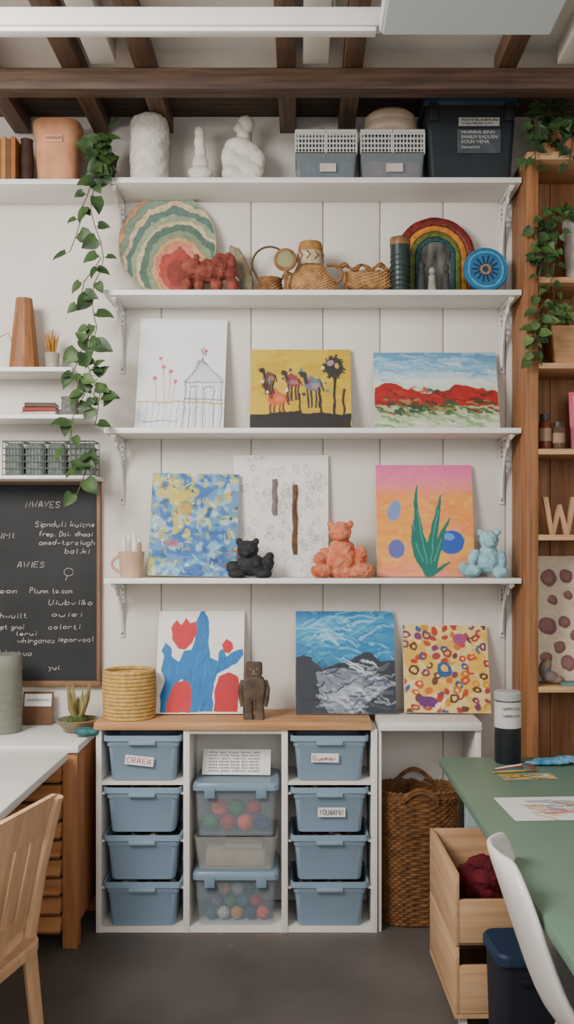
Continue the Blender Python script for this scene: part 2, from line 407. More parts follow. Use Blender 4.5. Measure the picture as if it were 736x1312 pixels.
for z,dn,h in zip((zt,z2,z3,z4),descr,(.25,.27,.27,.23)):
    bracket(X(144,SF),z-.021,h,'white scrolled bracket under the left end of '+dn)
    bracket(X(658,SF),z-.021,h,'white scrolled bracket under the right end of '+dn)
# ---------------------------------------------------------------- STORAGE UNIT
UF=3.5; zu=Z(925,UF); UB=3.78
u=thing('storage_unit','white open storage unit with three columns under a wooden top','storage unit',(X(300,UF),UF,0))
ox=X(300,UF)
zz=zu-.03
for (a,c) in ((123,130),(235,243),(361,369),(476,484)):
    MB().box(X(a,UF)-ox,X(c,UF)-ox,0,UB-UF,0.0,zz,.001).build('upright_panel',white,u)
MB().box(X(123,UF)-ox,X(484,UF)-ox,.25,.262,.03,zz).build('back_panel',white,u)
for (a,c) in ((130,235),(243,361),(369,476)):
    MB().box(X(a,UF)-ox,X(c,UF)-ox,.004,.25,.0,.022).build('bottom_panel',white,u)
for (a,c) in ((130,235),(369,476)):
    MB().box(X(a,UF)-ox,X(c,UF)-ox,.004,.25,Z(1006,UF),Z(1001,UF)).build('inner_shelf',white,u)
MB().box(X(243,UF)-ox,X(361,UF)-ox,.004,.25,zz-.016,zz).build('top_rail',white,u)
topw=wood('unit_top_wood',(178,134,96),(208,166,126),'x')
MB().box(X(121,UF)-ox,X(477,UF)-ox,-.012,UB-UF,zu-.03,zu,.003).build('wooden_top',topw,u)
binblue=mat('bin_blue',(140,160,177),.45,.04,5)
BW=.300; BD=.25
def make_bin(h,lab):
    r=thing('storage_bin',lab,'bin',group='blue-grey plastic storage bins in the unit')
    w=BW;d=BD
    MB().rr([(0,w*.80,d*.86,.02),(.004,w*.815,d*.87,.02),(h*.74,w*.88,d*.93,.02),(h*.76,w*.92,d*.95,.02),(h*.90,w*.935,d*.96,.02),(h*.90,w*.91,d*.94,.02),(.012,w*.80,d*.84,.02)],cap1=True).build('bin_body',binblue,r)
    MB().rr([(h*.88,w*.93,d*.955,.02),(h*.88,w,d,.018),(h,w,d,.018),(h,w-.016,d-.016,.014),(h*.88,w*.915,d*.945,.02)],cap0=False,cap1=False).build('rim',binblue,r)
    b=MB(); b.box(-w*.17,w*.17,-d/2-.010,-d/2+.004,h*.80,h*.885,.003).build('grip',binblue,r)
    return r
heaps=heapmat('craft_bits',45,.8)
binpos=[]
for ci,(a,c) in enumerate(((130,235),(369,476))):
    cx=(X(a,UF)+X(c,UF))/2
    for k,(yt,yb) in enumerate(((941,1000.5),(1009,1067),(1070,1128),(1131,1188))):
        z0=Z(yb,UF)+.001; h=Z(yt,UF)-z0
        binpos.append((ci,k,cx,z0,h,a,c))
binlab={(0,0):'blue-grey bin with red handwritten tag, top of the left column',(0,1):'blue-grey bin second from top in the left column',(0,2):'blue-grey bin third from top in the left column',(0,3):'bottom blue-grey bin of the left column',
(1,0):'blue-grey bin with red-ink tag, top of the right column',(1,1):'blue-grey bin with small dark-ink tag, second in right column',(1,2):'blue-grey bin third from top in the right column',(1,3):'bottom blue-grey bin of the right column'}
first=None; bl={}
for ci,k,cx,z0,h,a,c in binpos:
    if first is None:
        first=make_bin(.172,''); r=first; r.location=(cx,UF+.118,z0)
    else: r=dup(first,(cx,UF+.118,z0))
    r['label']=binlab[(ci,k)]; bl[(ci,k)]=r
    if k>0:
        for q,s in ((X(a,UF),1),(X(c,UF),-1)):
            x0=q-ox; x1=q+s*.0125-ox
            MB().box(min(x0,x1),max(x0,x1),.01,.24,z0+.172*.88-.008,z0+.172*.88-.0005).build('bin_runner',white,u)
    if k in (1,2,3):
        b=MB()
        for i in range(30): b.ball((random.uniform(-.11,.11),random.uniform(-.09,.09),.13+random.uniform(0,.034)),.022,.02,.014,sub=1)
        b.box(-.112,.112,-.095,.095,.03,.13)
        tag(b.build('craft_supplies',heaps),'jumbled craft bits filling the '+('left' if ci==0 else 'right')+' column bin '+('second from top','third from top','at the bottom')[k-1],'craft supplies',kind='stuff',loc=(cx,UF+.118,z0))
def bintag(root,s,m,x0,x1,z0,z1,ang):
    p=MB().box(-(x1-x0)/2,(x1-x0)/2,-.0012,0,-(z1-z0)/2,(z1-z0)/2).build('name_tag',labw,root); p.location=((x0+x1)/2,-BD/2-.001,(z0+z1)/2); p.rotation_euler=(0,ang,0)
    scribe(s,(z1-z0)*.55,m,p,(-(x1-x0)*.43,-.0016,-(z1-z0)*.28),fitw=(x1-x0)*.84,r=.0014,jit=.1,slant=0)
bintag(bl[(0,0)],'CRAEA',redink,-.065,.045,.060,.096,R(6))
bintag(bl[(1,0)],'Gummer',redink,-.07,.035,.072,.106,R(1))
bintag(bl[(1,1)],'YOUARMN',darkink,-.045,.06,.062,.098,R(0))
# clear tubs
clear=mat('clear_plastic',(190,204,212),.12,.03,3,clear=.85)
clearlid=mat('clear_blue_lid',(134,156,174),.3,.04,3,clear=.15)
mcx=(X(243,UF)+X(361,UF))/2
def tub(lab,z0,h,lidm,w=.33):
    r=thing('storage_tub',lab,'storage tub',(mcx,UF+.118,z0),group='clear plastic tubs in the middle column')
    MB().rr([(0,w*.88,.20,.02),(h*.86,w*.95,.225,.02),(h*.86,w*.935,.215,.02),(.004,w*.865,.19,.02)],cap1=True).build('tub_body',clear,r)
    MB().rr([(h*.86,w*.97,.235,.02),(h*.86,w,.25,.02),(h*.95,w,.25,.02),(h,w*.96,.235,.02)]).build('lid',lidm,r)
    for sx in (-1,1): MB().box(sx*w*.30-.02,sx*w*.30+.02,-.128,-.122,h*.72,h*.93,.002).build('clip',lidm,r)
    return r
zb0=.0225
h0=Z(1117,UF)-zb0
tub('lower clear tub full of mixed muted balls in the middle column',zb0,h0,clearlid)
zm0=zb0+h0+.001; hm=Z(1073,UF)-zm0
r=thing('shallow_tray','shallow translucent plastic tray between the two clear tubs','tray',(mcx,UF+.118,zm0))
MB().rr([(0,.29,.2,.02),(hm,.32,.235,.02),(hm,.31,.225,.02),(.004,.28,.19,.02)]).build('tray_body',mat('frosted',(186,188,184),.3,.05,5,clear=.68),r)
MB().box(-.12,.11,-.07,.07,.006,hm*.45,.003).build('folded_paper',mat('tray_paper',(184,170,150),.85,.1,20),r)
MB().box(-.05,.10,-.05,.06,hm*.46,hm*.62,.003).build('folded_paper',mat('tray_paper_grey',(150,144,134),.85,.1,20),r)
zm1=zm0+hm+.001; h1=Z(1003,UF)-zm1
tub('upper clear tub holding large red and green yarn balls, middle column',zm1,h1,clearlid)
cols=[('salmon pink',(216,100,76)),('muted teal',(44,96,108)),('mustard',(196,146,58)),('pale grey',(170,172,172)),('dusty lilac',(112,88,126)),('brick red',(160,42,36)),('soft green',(70,108,72)),('slate blue',(44,62,100))]
def ballobj(m,rad,rg):
    b=MB(); b.ball((0,0,0),rad*.98,rad*.98,rad*rg.uniform(.86,.98),sub=2,rot=rg.uniform(0,3))
    for i in range(5):
        Q=Matrix.Rotation(i*.7,4,'X')@Matrix.Rotation(i*1.1,4,'Z')
        b.tube([Q@Vector((rad*.93*math.cos(a*PI/10),rad*.93*math.sin(a*PI/10),0)) for a in range(20)],rad*.07,4,closed=True)
    return b.build('yarn_ball',m)
ym=[mat('yarn_'+n.replace(' ','_'),c,.9,.15,60,bump=.3) for n,c in cols]
rgb=random.Random(3)
for bi,(zb,seq,where,sharedg,rad,sp,rowz,rows_) in enumerate(((zb0+.006,[1,3,2,7,0,4,6,1,5,7,2,3,7,6],'lower','mixed balls in the lower clear tub',.0238,.0505,.0425,(5,4,5)),(zm1+.006,[6,5,0,7,0,6,5,2,3,1,0],'upper','yarn balls in the upper clear tub',.0318,.067,.0560,(4,3,4)))):
    n=0
    for row,cnt in enumerate(rows_):
        if zb+rad*2+row*rowz>(zb0+h0*.85 if bi==0 else zm1+h1*.85): break
        for colm in range(cnt):
            ci=seq[n]; n+=1; o=ballobj(ym[ci],rad,rgb)
            tag(o,cols[ci][0]+' ball inside the '+where+' clear tub','ball',sharedg,loc=(mcx+(colm-(cnt-1)/2)*sp,UF+.066+row*.012,zb+rad+row*rowz),rot=(rgb.uniform(0,1),rgb.uniform(0,1),0))
zp=zm1+h1+.001
r=thing('paper_stack','white printed card standing on the upper clear tub','papers',(mcx-.005,UF+.10,zp),(R(-24),0,R(-2)))
MB().box(-.135,.135,-.004,.004,0.004,.105,.001).build('card',labw,r)
for i in range(7): text(random.choice(['nhe spt oum lertn abi','mot ravei lonp dui sertc','luno pari venm ousti']),.012,darkink,r,(-.11,-.0052,.088-i*.012),'printed_line',fitw=.2)
tag(MB().box(-.14,.13,-.01,.10,0,.012,.003).build('paper_pad',mat('paper_grey',(180,178,172),.8,.05,9)),'grey paper pad lying on the upper clear tub lid','papers',loc=(mcx,UF+.14,zp+.0005))
sx0,sx1=X(485.5,UF),X(617,UF)
r=thing('side_table','small white open desk beside the storage unit, over the wicker basket','desk',((sx0+sx1)/2,UF,0))
w=(sx1-sx0)/2
MB().box(-w,w,-.012,UB-UF,zu-.032,zu,.002).build('top',white,r)
MB().box(w-.022,w,0,UB-UF,0,zu-.032,.001).build('side_panel',white,r)
MB().box(-w,-w+.012,.01,UB-UF,0,zu-.032,.001).build('side_panel',white,r)
def weave(b,prof,rows,amp,r,a,bb,nwave=24,expo=3.0,seg=96):
    z1=prof[-1][0]
    def rad(z):
        for (za,ka),(zb_,kb) in zip(prof[:-1],prof[1:]):
            if z<=zb_: return ka+(kb-ka)*(z-za)/(zb_-za)
        return prof[-1][1]
    for i in range(rows):
        z=prof[0][0]+(z1-prof[0][0])*i/(rows-1); k=rad(z); pts=[]
        for j in range(seg):
            th=2*PI*j/seg; c,s=math.cos(th),math.sin(th)
            ww=amp*math.sin(nwave*th+PI*(i%2))
            x=math.copysign(abs(c)**(2/expo),c); y=math.copysign(abs(s)**(2/expo),s)
            pts.append((x*(a*k+ww),y*(bb*k+ww),z))
        b.tube(pts,r,5,closed=True)
wickd=mat('dark_wicker',(92,64,42),.7,col2=(140,102,66),scale=30,bump=.2)
rb=thing('wicker_basket','tall brown woven wicker basket under the white desk','basket',(X(536,3.6),3.64,0))
b=MB(); weave(b,[(.01,.86),(.3,.95),(.50,1.0)],46,.0038,.0062,.158,.108,26)
b.build('woven_body',wickd,rb)
b=MB(); b.rr([(.0,.25,.16,.05),(.008,.25,.16,.05)]); b.build('base',wickd,rb)
b=MB()
for i in range(40):
    th0=2*PI*i/40
    c,s=math.cos(th0),math.sin(th0); x=.160*math.copysign(abs(c)**.667,c); y=.110*math.copysign(abs(s)**.667,s)
    c2,s2=math.cos(th0+.5),math.sin(th0+.5); x2=.162*math.copysign(abs(c2)**.667,c2); y2=.112*math.copysign(abs(s2)**.667,s2)
    b.tube([(x,y,.495),(x2,y2,.525)],.006,5)
b.build('braided_rim',wickd,rb)
b=MB()
for q in (0,.012): b.tube([(-.07+.14*i/10,-.117,.49+.04*math.sin(PI*i/10)+q) for i in range(11)],.007,6)
b.build('handle',wickd,rb)
b=MB(); b.tube([(-.075+.15*i/10,.10,.52+.05*math.sin(PI*i/10)) for i in range(11)],.008,6); b.build('handle',wickd,rb)
# ---------------------------------------------------------------- OBJECTS ON UNIT TOP
PB=3.66
r=thing('rope_basket','round mustard yellow coiled rope basket on the unit top','basket',(X(166,3.60),3.60,zu))
b=MB(); n=13; H=Z(857,3.60)-zu
for i in range(n):
    z=.5*H/n+i*H/n; rr_=.095+.004*math.sin(PI*i/n)
    b.tube([(rr_*math.cos(a*PI/24),rr_*math.sin(a*PI/24),z) for a in range(48)],H/n*.54,6,closed=True)
b.build('coiled_wall',mat('mustard_rope',(188,152,90),.85,col2=(216,184,124),scale=60,bump=.4),r)
MB().lathe([(.093,.002),(.093,.012)]).build('base',MC['mustard_rope'],r)
rs=random.Random(4)
# blue cactus painting
a=Art(202,784,313,920,(232,229,224),seed=3,wob=.6,res=2)
BL=(20,122,186); RD=(200,44,54)
a.poly([(241,918),(240,884),(234,874),(226,884),(220,902),(217,918),(209,918),(208,896),(213,878),(208,862),(210,846),(207,836),(213,826),(219,832),(222,846),(230,852),(236,838),(245,836),(250,822),(250,800),(255,785),(261,784),(267,796),(268,826),(270,846),(280,852),(281,838),(287,834),(290,846),(300,838),(312,834),(313,842),(304,854),(292,862),(280,868),(276,880),(274,898),(276,918)],BL)
a.poly([(218,806),(225,795),(231,802),(238,792),(243,801),(250,798),(252,812),(246,828),(238,836),(228,834),(221,824)],RD)
a.poly([(216,918),(219,896),(226,880),(236,877),(246,882),(248,898),(246,918)],RD)
a.poly([(277,918),(276,890),(282,872),(294,866),(306,872),(309,890),(306,918)],(190,38,50))
a.poly([(284,830),(290,822),(298,826),(300,834),(294,842),(287,840)],RD)
m0=(np.abs(a.a-np.array(BL,float)).sum(-1)<12)
for i in range(90):
    keep=a.a.copy(); a.stroke(rs.uniform(206,300),rs.uniform(790,912),rs.uniform(10,26),rs.uniform(1.2,1.8),1.5,rs.choice([(54,152,208),(8,92,156)]),.5); a.a=np.where(m0[...,None],a.a,keep)
a.tone(.05,6)
painting('canvas_painting','white canvas with a bright blue cactus-like plant and red petals',a,zu,PB)
a=Art(379,784,506,920,(40,130,180),seed=5,res=1.9)
a.grad([(784,(40,120,172)),(806,(84,164,200)),(830,(40,130,180)),(850,(60,140,180)),(862,(30,80,110))])
for i in range(90):
    x,y=rs.uniform(372,500),rs.uniform(782,850); a.stroke(x,y,rs.uniform(26,54),rs.uniform(-.8,.1),rs.uniform(1.4,4),rs.choice([(170,214,230),(20,96,160),(70,156,200),(30,120,180),(120,190,216),(206,226,234)]),.5,rs.uniform(.4,2.0))
a.poly([(379,846),(390,842),(402,850),(412,862),(430,856),(446,850),(464,840),(470,838),(482,848),(494,852),(506,850),(506,920),(379,920)],(40,46,56))
a.poly([(404,866),(430,860),(462,862),(490,872),(500,886),(476,900),(456,920),(420,920),(408,900)],(132,140,152),.85)
for i in range(70): a.stroke(rs.uniform(400,486),rs.uniform(862,914),rs.uniform(10,30),rs.uniform(-.5,.6),rs.uniform(2,4.5),rs.choice([(206,212,220),(170,180,192),(110,118,130),(226,230,234),(80,88,100)]),.5,rs.uniform(-.6,.8))
for i in range(40): a.stroke(rs.uniform(379,500),rs.uniform(858,918),rs.uniform(8,24),rs.uniform(-.9,.9),rs.uniform(1.2,3),rs.choice([(60,66,76),(20,24,32),(44,60,80)]),.6,rs.uniform(-.5,.5))
for i in range(12): a.stroke(rs.uniform(436,470),rs.uniform(846,864),rs.uniform(10,26),rs.uniform(.1,.6),1.6,(206,214,222),.8)
painting('canvas_painting','blue mountain canvas with dark peaks under a swirling sky',a,zu,PB)
a=Art(516,803,625,920,(226,202,140),seed=8,wob=1,res=1.9)
a.speck(14,3,.5,(224,178,74),.8); a.speck(10,13,.72,(232,226,206),.6)
for j in range(10):
    for i in range(9):
        x,y=520+i*12.6+rs.uniform(-4,4),808+j*12+rs.uniform(-4,4); c=rs.choice([(170,50,38),(110,46,96),(50,76,136),(206,110,30),(180,60,50),(150,50,60),(80,50,40),(200,150,50)])
        k=rs.randrange(5)
        if k==0: a.ell(x,y,rs.uniform(4.5,7),rs.uniform(4,6),c,rs.random(),ring=2.6)
        elif k in (1,4): a.ell(x,y,rs.uniform(3.5,6.2),rs.uniform(2.6,5),c,rs.random()*3,.9)
        elif k==2: a.stroke(x-4,y-4,12,rs.uniform(0,6),3,c,.9,3)
        else: a.ell(x,y,5.5,4.5,c,rs.random()); a.ell(x,y,2.4,2,(230,190,80))
a.ell(568,864,9,11,(50,90,146),.3); a.ell(568,862,4,5,(230,190,90)); a.ell(545,906,12,8,(104,50,110)); a.ell(590,822,9,7,(160,80,120)); a.tone(.08,5)
painting('canvas_painting','mustard yellow canvas covered with small ring and blob doodles',a,zu,PB,roll=R(1))
fx=X(326,3.58)
r=thing('wooden_figurine','dark carved wooden block figure between the canvases on unit top','figurine',(fx,3.57,zu))
dk=mat('dark_carved_wood',(62,52,45),.7,col2=(100,86,72),scale=20,bump=.3)
s_=3.58/F
MB().rr([(24*s_,26*s_,.046,.008),(46*s_,30*s_,.056,.01),(52*s_,24*s_,.05,.01),(54*s_,18*s_,.04,.01)]).build('torso',dk,r)
MB().rr([(52*s_,15*s_,.036,.006),(57*s_,21*s_,.046,.008),(68*s_,21*s_,.048,.008),(72*s_,19*s_,.042,.008)]).build('head',dk,r)
for sx in (-1,1):
    MB().rr([(0,12*s_,.062,.008),(6*s_,12*s_,.06,.008),(10*s_,11*s_,.05,.01),(25*s_,12*s_,.046,.01)],cx=sx*7*s_).build('leg',dk,r)
    MB().tube([(sx*14*s_,0,49*s_),(sx*17*s_,-.004,38*s_),(sx*16*s_,-.010,24*s_),(sx*14*s_,-.014,16*s_)],[.010,.011,.010,.009],8).build('arm',dk,r)
b=MB()
for sx in (-1,1): b.ball((sx*4*s_,-.023,64*s_),.004,sub=1)
b.box(-.009,.009,-.0245,-.02,57.5*s_,58.6*s_); b.box(-.003,.003,-.028,-.02,59.5*s_,63*s_,.001); b.build('carved_face',mat('carving_light',(150,132,112),.7,.1,20),r)
# ---------------------------------------------------------------- SHELF 4
a=Art(192,609,304,741,(96,140,176),seed=11)
a.speck(22,1,.5,(52,100,168),.9); a.speck(20,2,.58,(206,188,92),.85); a.speck(16,12,.6,(150,190,206),.8)
for i in range(160):
    x,y=rs.uniform(190,304),rs.uniform(609,741); yel=(y<690 and x<262) or y<640
    c=rs.choice([(30,86,160),(60,124,186),(20,60,120),(150,186,200),(206,214,212)]+([(216,190,76),(196,176,70),(216,198,116)]*2 if yel else [(40,110,180),(70,150,200),(190,166,70)]))
    a.ell(x,y,rs.uniform(3,8),rs.uniform(2,5),c,rs.uniform(0,3.1),.65,soft=2.2)
for i in range(70): a.stroke(rs.uniform(192,300),rs.uniform(611,738),rs.uniform(4,10),rs.uniform(0,6.3),rs.uniform(1,2.4),rs.choice([(24,60,120),(214,186,60),(220,224,220),(60,130,190),(60,120,100)]),.7,rs.uniform(-2,2))
for i in range(60): a.ell(rs.uniform(194,302),rs.uniform(612,738),rs.uniform(.8,2.2),rs.uniform(.8,2.2),rs.choice([(180,60,50),(20,50,100),(232,232,226),(226,190,40),(60,140,100)]),0,.9)
a.ell(237,655,8,10,(176,140,66),.3,.6); a.ell(222,700,8,6,(190,86,76),0,.6)
painting('canvas_painting','abstract blue and yellow splattered canvas on the bear shelf',a,z4,3.680,dt=3.758,roll=R(1.2))
a=Art(299,584,421,741,(226,223,218),seed=12,wob=.5,res=1.9)
for i in range(80):
    x,y=rs.uniform(303,417),rs.uniform(588,735); t_=rs.uniform(0,6.3); ln=rs.uniform(9,18); cx_,cy_=math.cos(t_),math.sin(t_)
    p=[(x+cx_*ln*k/6-cy_*math.sin(PI*k/6)*4,y+cy_*ln*k/6+cx_*math.sin(PI*k/6)*4) for k in range(7)]; q=[(x+cx_*ln*k/6+cy_*math.sin(PI*k/6)*4,y+cy_*ln*k/6-cx_*math.sin(PI*k/6)*4) for k in range(7)]
    a.line(p,.5,(120,120,124),.8); a.line(q,.5,(120,120,124),.8); a.line([(x,y),(x+cx_*ln,y+cy_*ln)],.4,(140,140,142),.7)
r=painting('canvas_painting','tall white canvas with pencil leaf drawing and two stuck-on sticks',a,z4,3.756)
hh=(Z(584,3.786)-z4)
s_=3.76/F
for (px,y0,y1,cm_,w_) in ((352,615,661,mat('faded_stick',(120,106,106),.8,.15,20),.013),(378,622,711,mat('bark_stick',(110,82,60),.85,.25,30,bump=.4),.013)):
    b=MB(); n_=8; b.tube([((px-360)*s_+math.sin(i*1.7)*.002,-.024,hh-(y0-584)*s_-(y1-y0)*s_*i/n_) for i in range(n_+1)],[w_*(.75+.12*math.sin(i*2.1)) for i in range(n_+1)],8,flat=.5).build('stick',cm_,r)
a=Art(482,597,606,741,(230,170,100),seed=15,wob=.6,res=1.9)
a.grad([(597,(220,112,164)),(620,(228,136,150)),(640,(236,156,86)),(690,(240,172,80)),(720,(238,170,100)),(741,(228,140,130))])
for i in range(130):
    x,y=rs.uniform(476,600),rs.uniform(600,740)
    c=rs.choice([(222,110,160),(230,140,150)]) if y<630 else rs.choice([(240,180,76),(236,146,62),(244,196,110),(230,128,80),(226,140,140)])
    a.stroke(x,y,rs.uniform(14,34),rs.uniform(-.8,.4),rs.uniform(3,7),c,.4,rs.uniform(-1,1))
a.ell(505,657,8,14,(110,140,196),.3,.9); a.ell(507,706,10,12,(80,96,170),0,.9); a.ell(577,697,17,15,(50,90,176),.2); a.ell(574,690,8,5,(110,150,210))
G=(24,112,102)
a.blade([(549,732),(543,712),(537,690),(534,668),(533,645),(535,624)],19,1.2,G); a.blade([(549,732),(551,708),(556,684),(560,660),(566,636)],18,1.2,G)
a.blade([(546,730),(534,714),(529,694),(528,674)],14,1.2,G); a.blade([(550,730),(560,706),(567,684),(576,666)],13,1.2,G); a.blade([(544,726),(557,734),(574,722)],9,1.5,G)
for pts in ([(546,724),(540,695),(535,655)],[(551,724),(554,690),(561,655)],[(555,722),(564,694)],[(541,722),(532,698)]): a.line(pts,1.3,(90,168,148),.8)
painting('canvas_painting','pink and orange canvas with pointed teal green leaves',a,z4,3.70)
def sculpt(name,label,cat,pxc,d,zb,balls,m,part='body',disp=0,voxel=.0035,group=None,smooth=3):
    s=d/F; r=thing(name,label,cat,(X(pxc,d),d,zb),group=group)
    bs_=[((( q[0]-pxc)*s,q[4]*s if len(q)>4 else 0,max(Z(q[1],d)-zb,0)),q[2]*s,(q[5] if len(q)>5 else (q[2]+q[3])/2)*s,q[3]*s,q[6] if len(q)>6 else 0) for q in balls]
    o=blob(part,bs_,m,r,voxel,smooth,disp)
    zmin=min(v.co.z for v in o.data.vertices)
    for v in o.data.vertices:
        if v.co.z<0: v.co.z=0
    if zmin>0:
        for v in o.data.vertices: v.co.z-=zmin
    return r
clayblk=mat('black_clay',(42,42,45),.7,.2,40,bump=.3)
sculpt('clay_bear','small black clay teddy bear on the lowest long shelf','figurine',322,3.64,z4,[(318,704,14,12,-2),(307,694,5,5),(328,694,5,5),(317,709,7,5,-12,6),(322,724,20,15,0,15),(300,727,10,9,-4,8),(343,722,9,11,-2,8),(346,713,6,6,0,6),(305,735,12,7,-12,10),(338,735,12,7,-12,10)],clayblk,disp=.008)
orc=mat('orange_clay',(190,100,70),.85,col2=(222,152,120),scale=30,bump=.5)
sculpt('clay_bear','large orange clay teddy bear seated on the lowest long shelf','figurine',438,3.64,z4,[(436,682,15,14,-2,13),(424,672,5,5),(449,672,5,5),(437,688,8,6,-11,6),(438,702,17,12,0,14),(438,718,22,20,0,17),(410,716,9,9,-6,8),(418,708,9,7,-2,8),(462,712,9,14,-2,8),(412,731,14,10,-10,12),(465,731,15,10,-10,12),(440,732,24,10,0,16)],orc,disp=.012,voxel=.0028,smooth=3)
blc=mat('pale_blue_clay',(128,166,180),.8,col2=(166,200,208),scale=30,bump=.4)
sculpt('clay_figurine','pale blue seated clay bear figure at the shelf\'s right end','figurine',620,3.63,z4,[(627,692,13,13,0,12),(616,682,4.5,4.5),(638,682,4.5,4.5),(626,697,6,5,-11,5),(626,706,12,9,0,11),(625,718,18,17,0,14),(606,714,7,12,-6,7,.4),(643,716,6,12,-4,7,-.2),(602,731,14,9,-10,10),(640,733,10,8,-10,9),(592,727,6,8,-12,6)],blc,disp=.008,voxel=.003)
r=thing('brush_holder','beige handled cup holding paint tubes at the left of bear shelf','cup',(X(168,3.64),3.65,z4))
cb=mat('beige_ceramic',(196,166,142),.7,.1,12)
MB().lathe([(.040,0),(.044,.01),(.052,.105),(.048,.105),(.040,.012),(.0,.012)],cap1=False).build('cup_body',cb,r)
MB().tube([(-.048-.032*math.sin(PI*i/10),0,.02+.07*i/10) for i in range(11)],.006).build('handle',cb,r)
for i,(x,cc,hh_,lb) in enumerate(((-.03,(220,215,205),.155,'white paint tube'),(-.01,(190,180,168),.145,'grey paint tube'),(.012,(226,222,214),.165,'tall white paint tube'),(.032,(150,130,110),.14,'brown paint tube'))):
    t_=thing('paint_tube',lb+' standing in the beige cup','paint tube',(X(168,3.64)+x,3.65,z4+.014),group='paint tubes in the beige cup')
    MB().rr([(0,.017,.015,.007),(hh_-.018,.017,.012,.006),(hh_-.01,.009,.009,.004)]).build('tube_body',mat('tube'+str(i),cc,.5,.05,9),t_)
    MB().lathe([(.0065,hh_-.012),(.0065,hh_)],n=12).build('cap',labw,t_)
# ---------------------------------------------------------------- SHELF 3
a=Art(176,412,288,548,(226,226,228),seed=21,wob=.8,res=2)
D=(80,80,94)
for l in ([(236,546),(238,490),(258,462),(284,488),(284,546)],[(236,490),(284,490)],[(238,512),(284,512)],[(244,546),(244,495),(252,495),(252,546)],[(262,546),(262,496),(274,496),(274,546)],[(258,462),(257,448)],[(255,450),(262,458),(259,446)]): a.line(l,1.0,D,.9)
for i in range(11): a.line([(238+i*4.4,490),(257+(i-5)*.8,464)],.5,(110,110,120),.9)
for i in range(9): a.line([(238+i*5.3,546),(239+i*5.2,492)],.4,(120,120,130),.8)
for i in range(7): a.line([(180+i*8,546),(182+i*8,516)],.6,(120,130,160),.8)
a.line([(178,517),(234,515),(286,517)],1.4,(196,160,90))
for (x,y) in ((198,487),(208,472),(218,478),(204,462),(224,490),(262,452)): a.ell(x,y,2.6,2.4,(206,90,110))
for l in ([(198,487),(203,515)],[(208,472),(212,515)],[(218,478),(216,515)],[(204,462),(209,480)],[(224,490),(221,515)]): a.line(l,.8,(206,130,140))
a.line([(185,540),(230,538)],.9,(90,120,180)); a.tone(.02,8)
painting('canvas_painting','white canvas with a thin line drawing of a house',a,z3,3.69,roll=R(1.2))
a=Art(321,450,450,548,(196,166,52),seed=22,wob=1,res=2)
a.speck(16,3,.5,(212,184,72),.7)
for i in range(50): a.stroke(rs.uniform(321,445),rs.uniform(452,520),rs.uniform(10,26),rs.uniform(-.3,.3),3,rs.choice([(206,178,64),(182,152,42),(216,190,84)]),.35)
a.poly([(321,529),(380,526),(450,529),(450,548),(321,548)],(36,32,30))
def beast(x,y,c,c2,s=1):
    for k in (-8,-3,4,9): a.line([(x+k*s,y+4*s),(x+k*s-1,y+16*s),(x+k*s,y+min(30*s,526-y))],2.6,c2)
    a.ell(x,y,13*s,8.5*s,c); a.ell(x-3*s,y-7*s,5*s,5*s,c); a.line([(x-9*s,y-2*s),(x-13*s,y-13*s)],5.5*s,c2); a.ell(x-15*s,y-14*s,6*s,4*s,c2,.3); a.line([(x+11*s,y-3*s),(x+15*s,y+8*s)],2,c2); a.ell(x+3*s,y+1,6*s,4*s,(200,150,120),0,.5)
beast(356,510,(206,104,60),(120,56,46)); beast(376,489,(140,60,74),(64,40,46),.75); beast(402,493,(104,104,124),(46,46,56),.9); beast(345,485,(90,62,58),(44,34,36),.65)
a.line([(429,528),(428,480)],4,(44,36,34)); a.ell(429,472,12,12,(50,52,44))
for i in range(20): a.stroke(429,472,15,rs.uniform(0,6.3),2,(38,42,36),.9,1)
a.ell(424,467,4,4,(160,130,140)); a.ell(432,470,3,3,(190,160,90)); a.line([(440,528),(441,500)],3,(60,36,38)); a.line([(412,528),(410,498)],3,(46,36,34)); a.line([(385,528),(384,505)],2.4,(46,36,34))
for i in range(16): a.ell(rs.uniform(332,420),rs.uniform(472,505),2,2,rs.choice([(226,200,190),(150,60,60),(60,60,90),(90,120,120)]))
painting('canvas_painting','mustard yellow canvas with camel-like animals over a black ground',a,z3,3.70)
a=Art(479,455,637,548,(120,160,190),seed=23)
a.grad([(455,(96,146,180)),(474,(140,178,200)),(490,(206,212,208)),(520,(160,172,136)),(548,(190,200,176))])
for i in range(60): a.stroke(rs.uniform(475,625),rs.uniform(457,488),rs.uniform(16,40),rs.uniform(-.2,.15),rs.uniform(1.5,3.5),rs.choice([(206,218,222),(90,140,178),(150,186,206)]),.45,.2)
a.poly([(479,498),(492,491),(508,493),(520,500),(545,505),(565,501),(585,495),(605,497),(637,504),(637,520),(479,520)],(160,40,36))
for i in range(60): a.stroke(rs.uniform(481,625),rs.uniform(500,518),rs.uniform(5,14),rs.uniform(-.4,.4),2,rs.choice([(190,56,44),(110,32,32),(136,52,36),(176,72,54),(52,52,38)]),.7)
for i in range(80): a.stroke(rs.uniform(479,628),rs.uniform(513,529),rs.uniform(6,14),rs.uniform(-.2,.2),2.6,rs.choice([(34,62,40),(50,78,44),(150,130,92),(76,102,56),(120,50,38)]),.85)
for i in range(80): a.stroke(rs.uniform(475,625),rs.uniform(529,547),rs.uniform(8,22),rs.uniform(-.15,.15),rs.uniform(1.5,3),rs.choice([(80,120,78),(110,144,98),(180,190,164),(146,170,130),(214,216,200)]),.6)
painting('canvas_painting','landscape canvas with red hills under a blue sky',a,z3,3.69,t=.022)
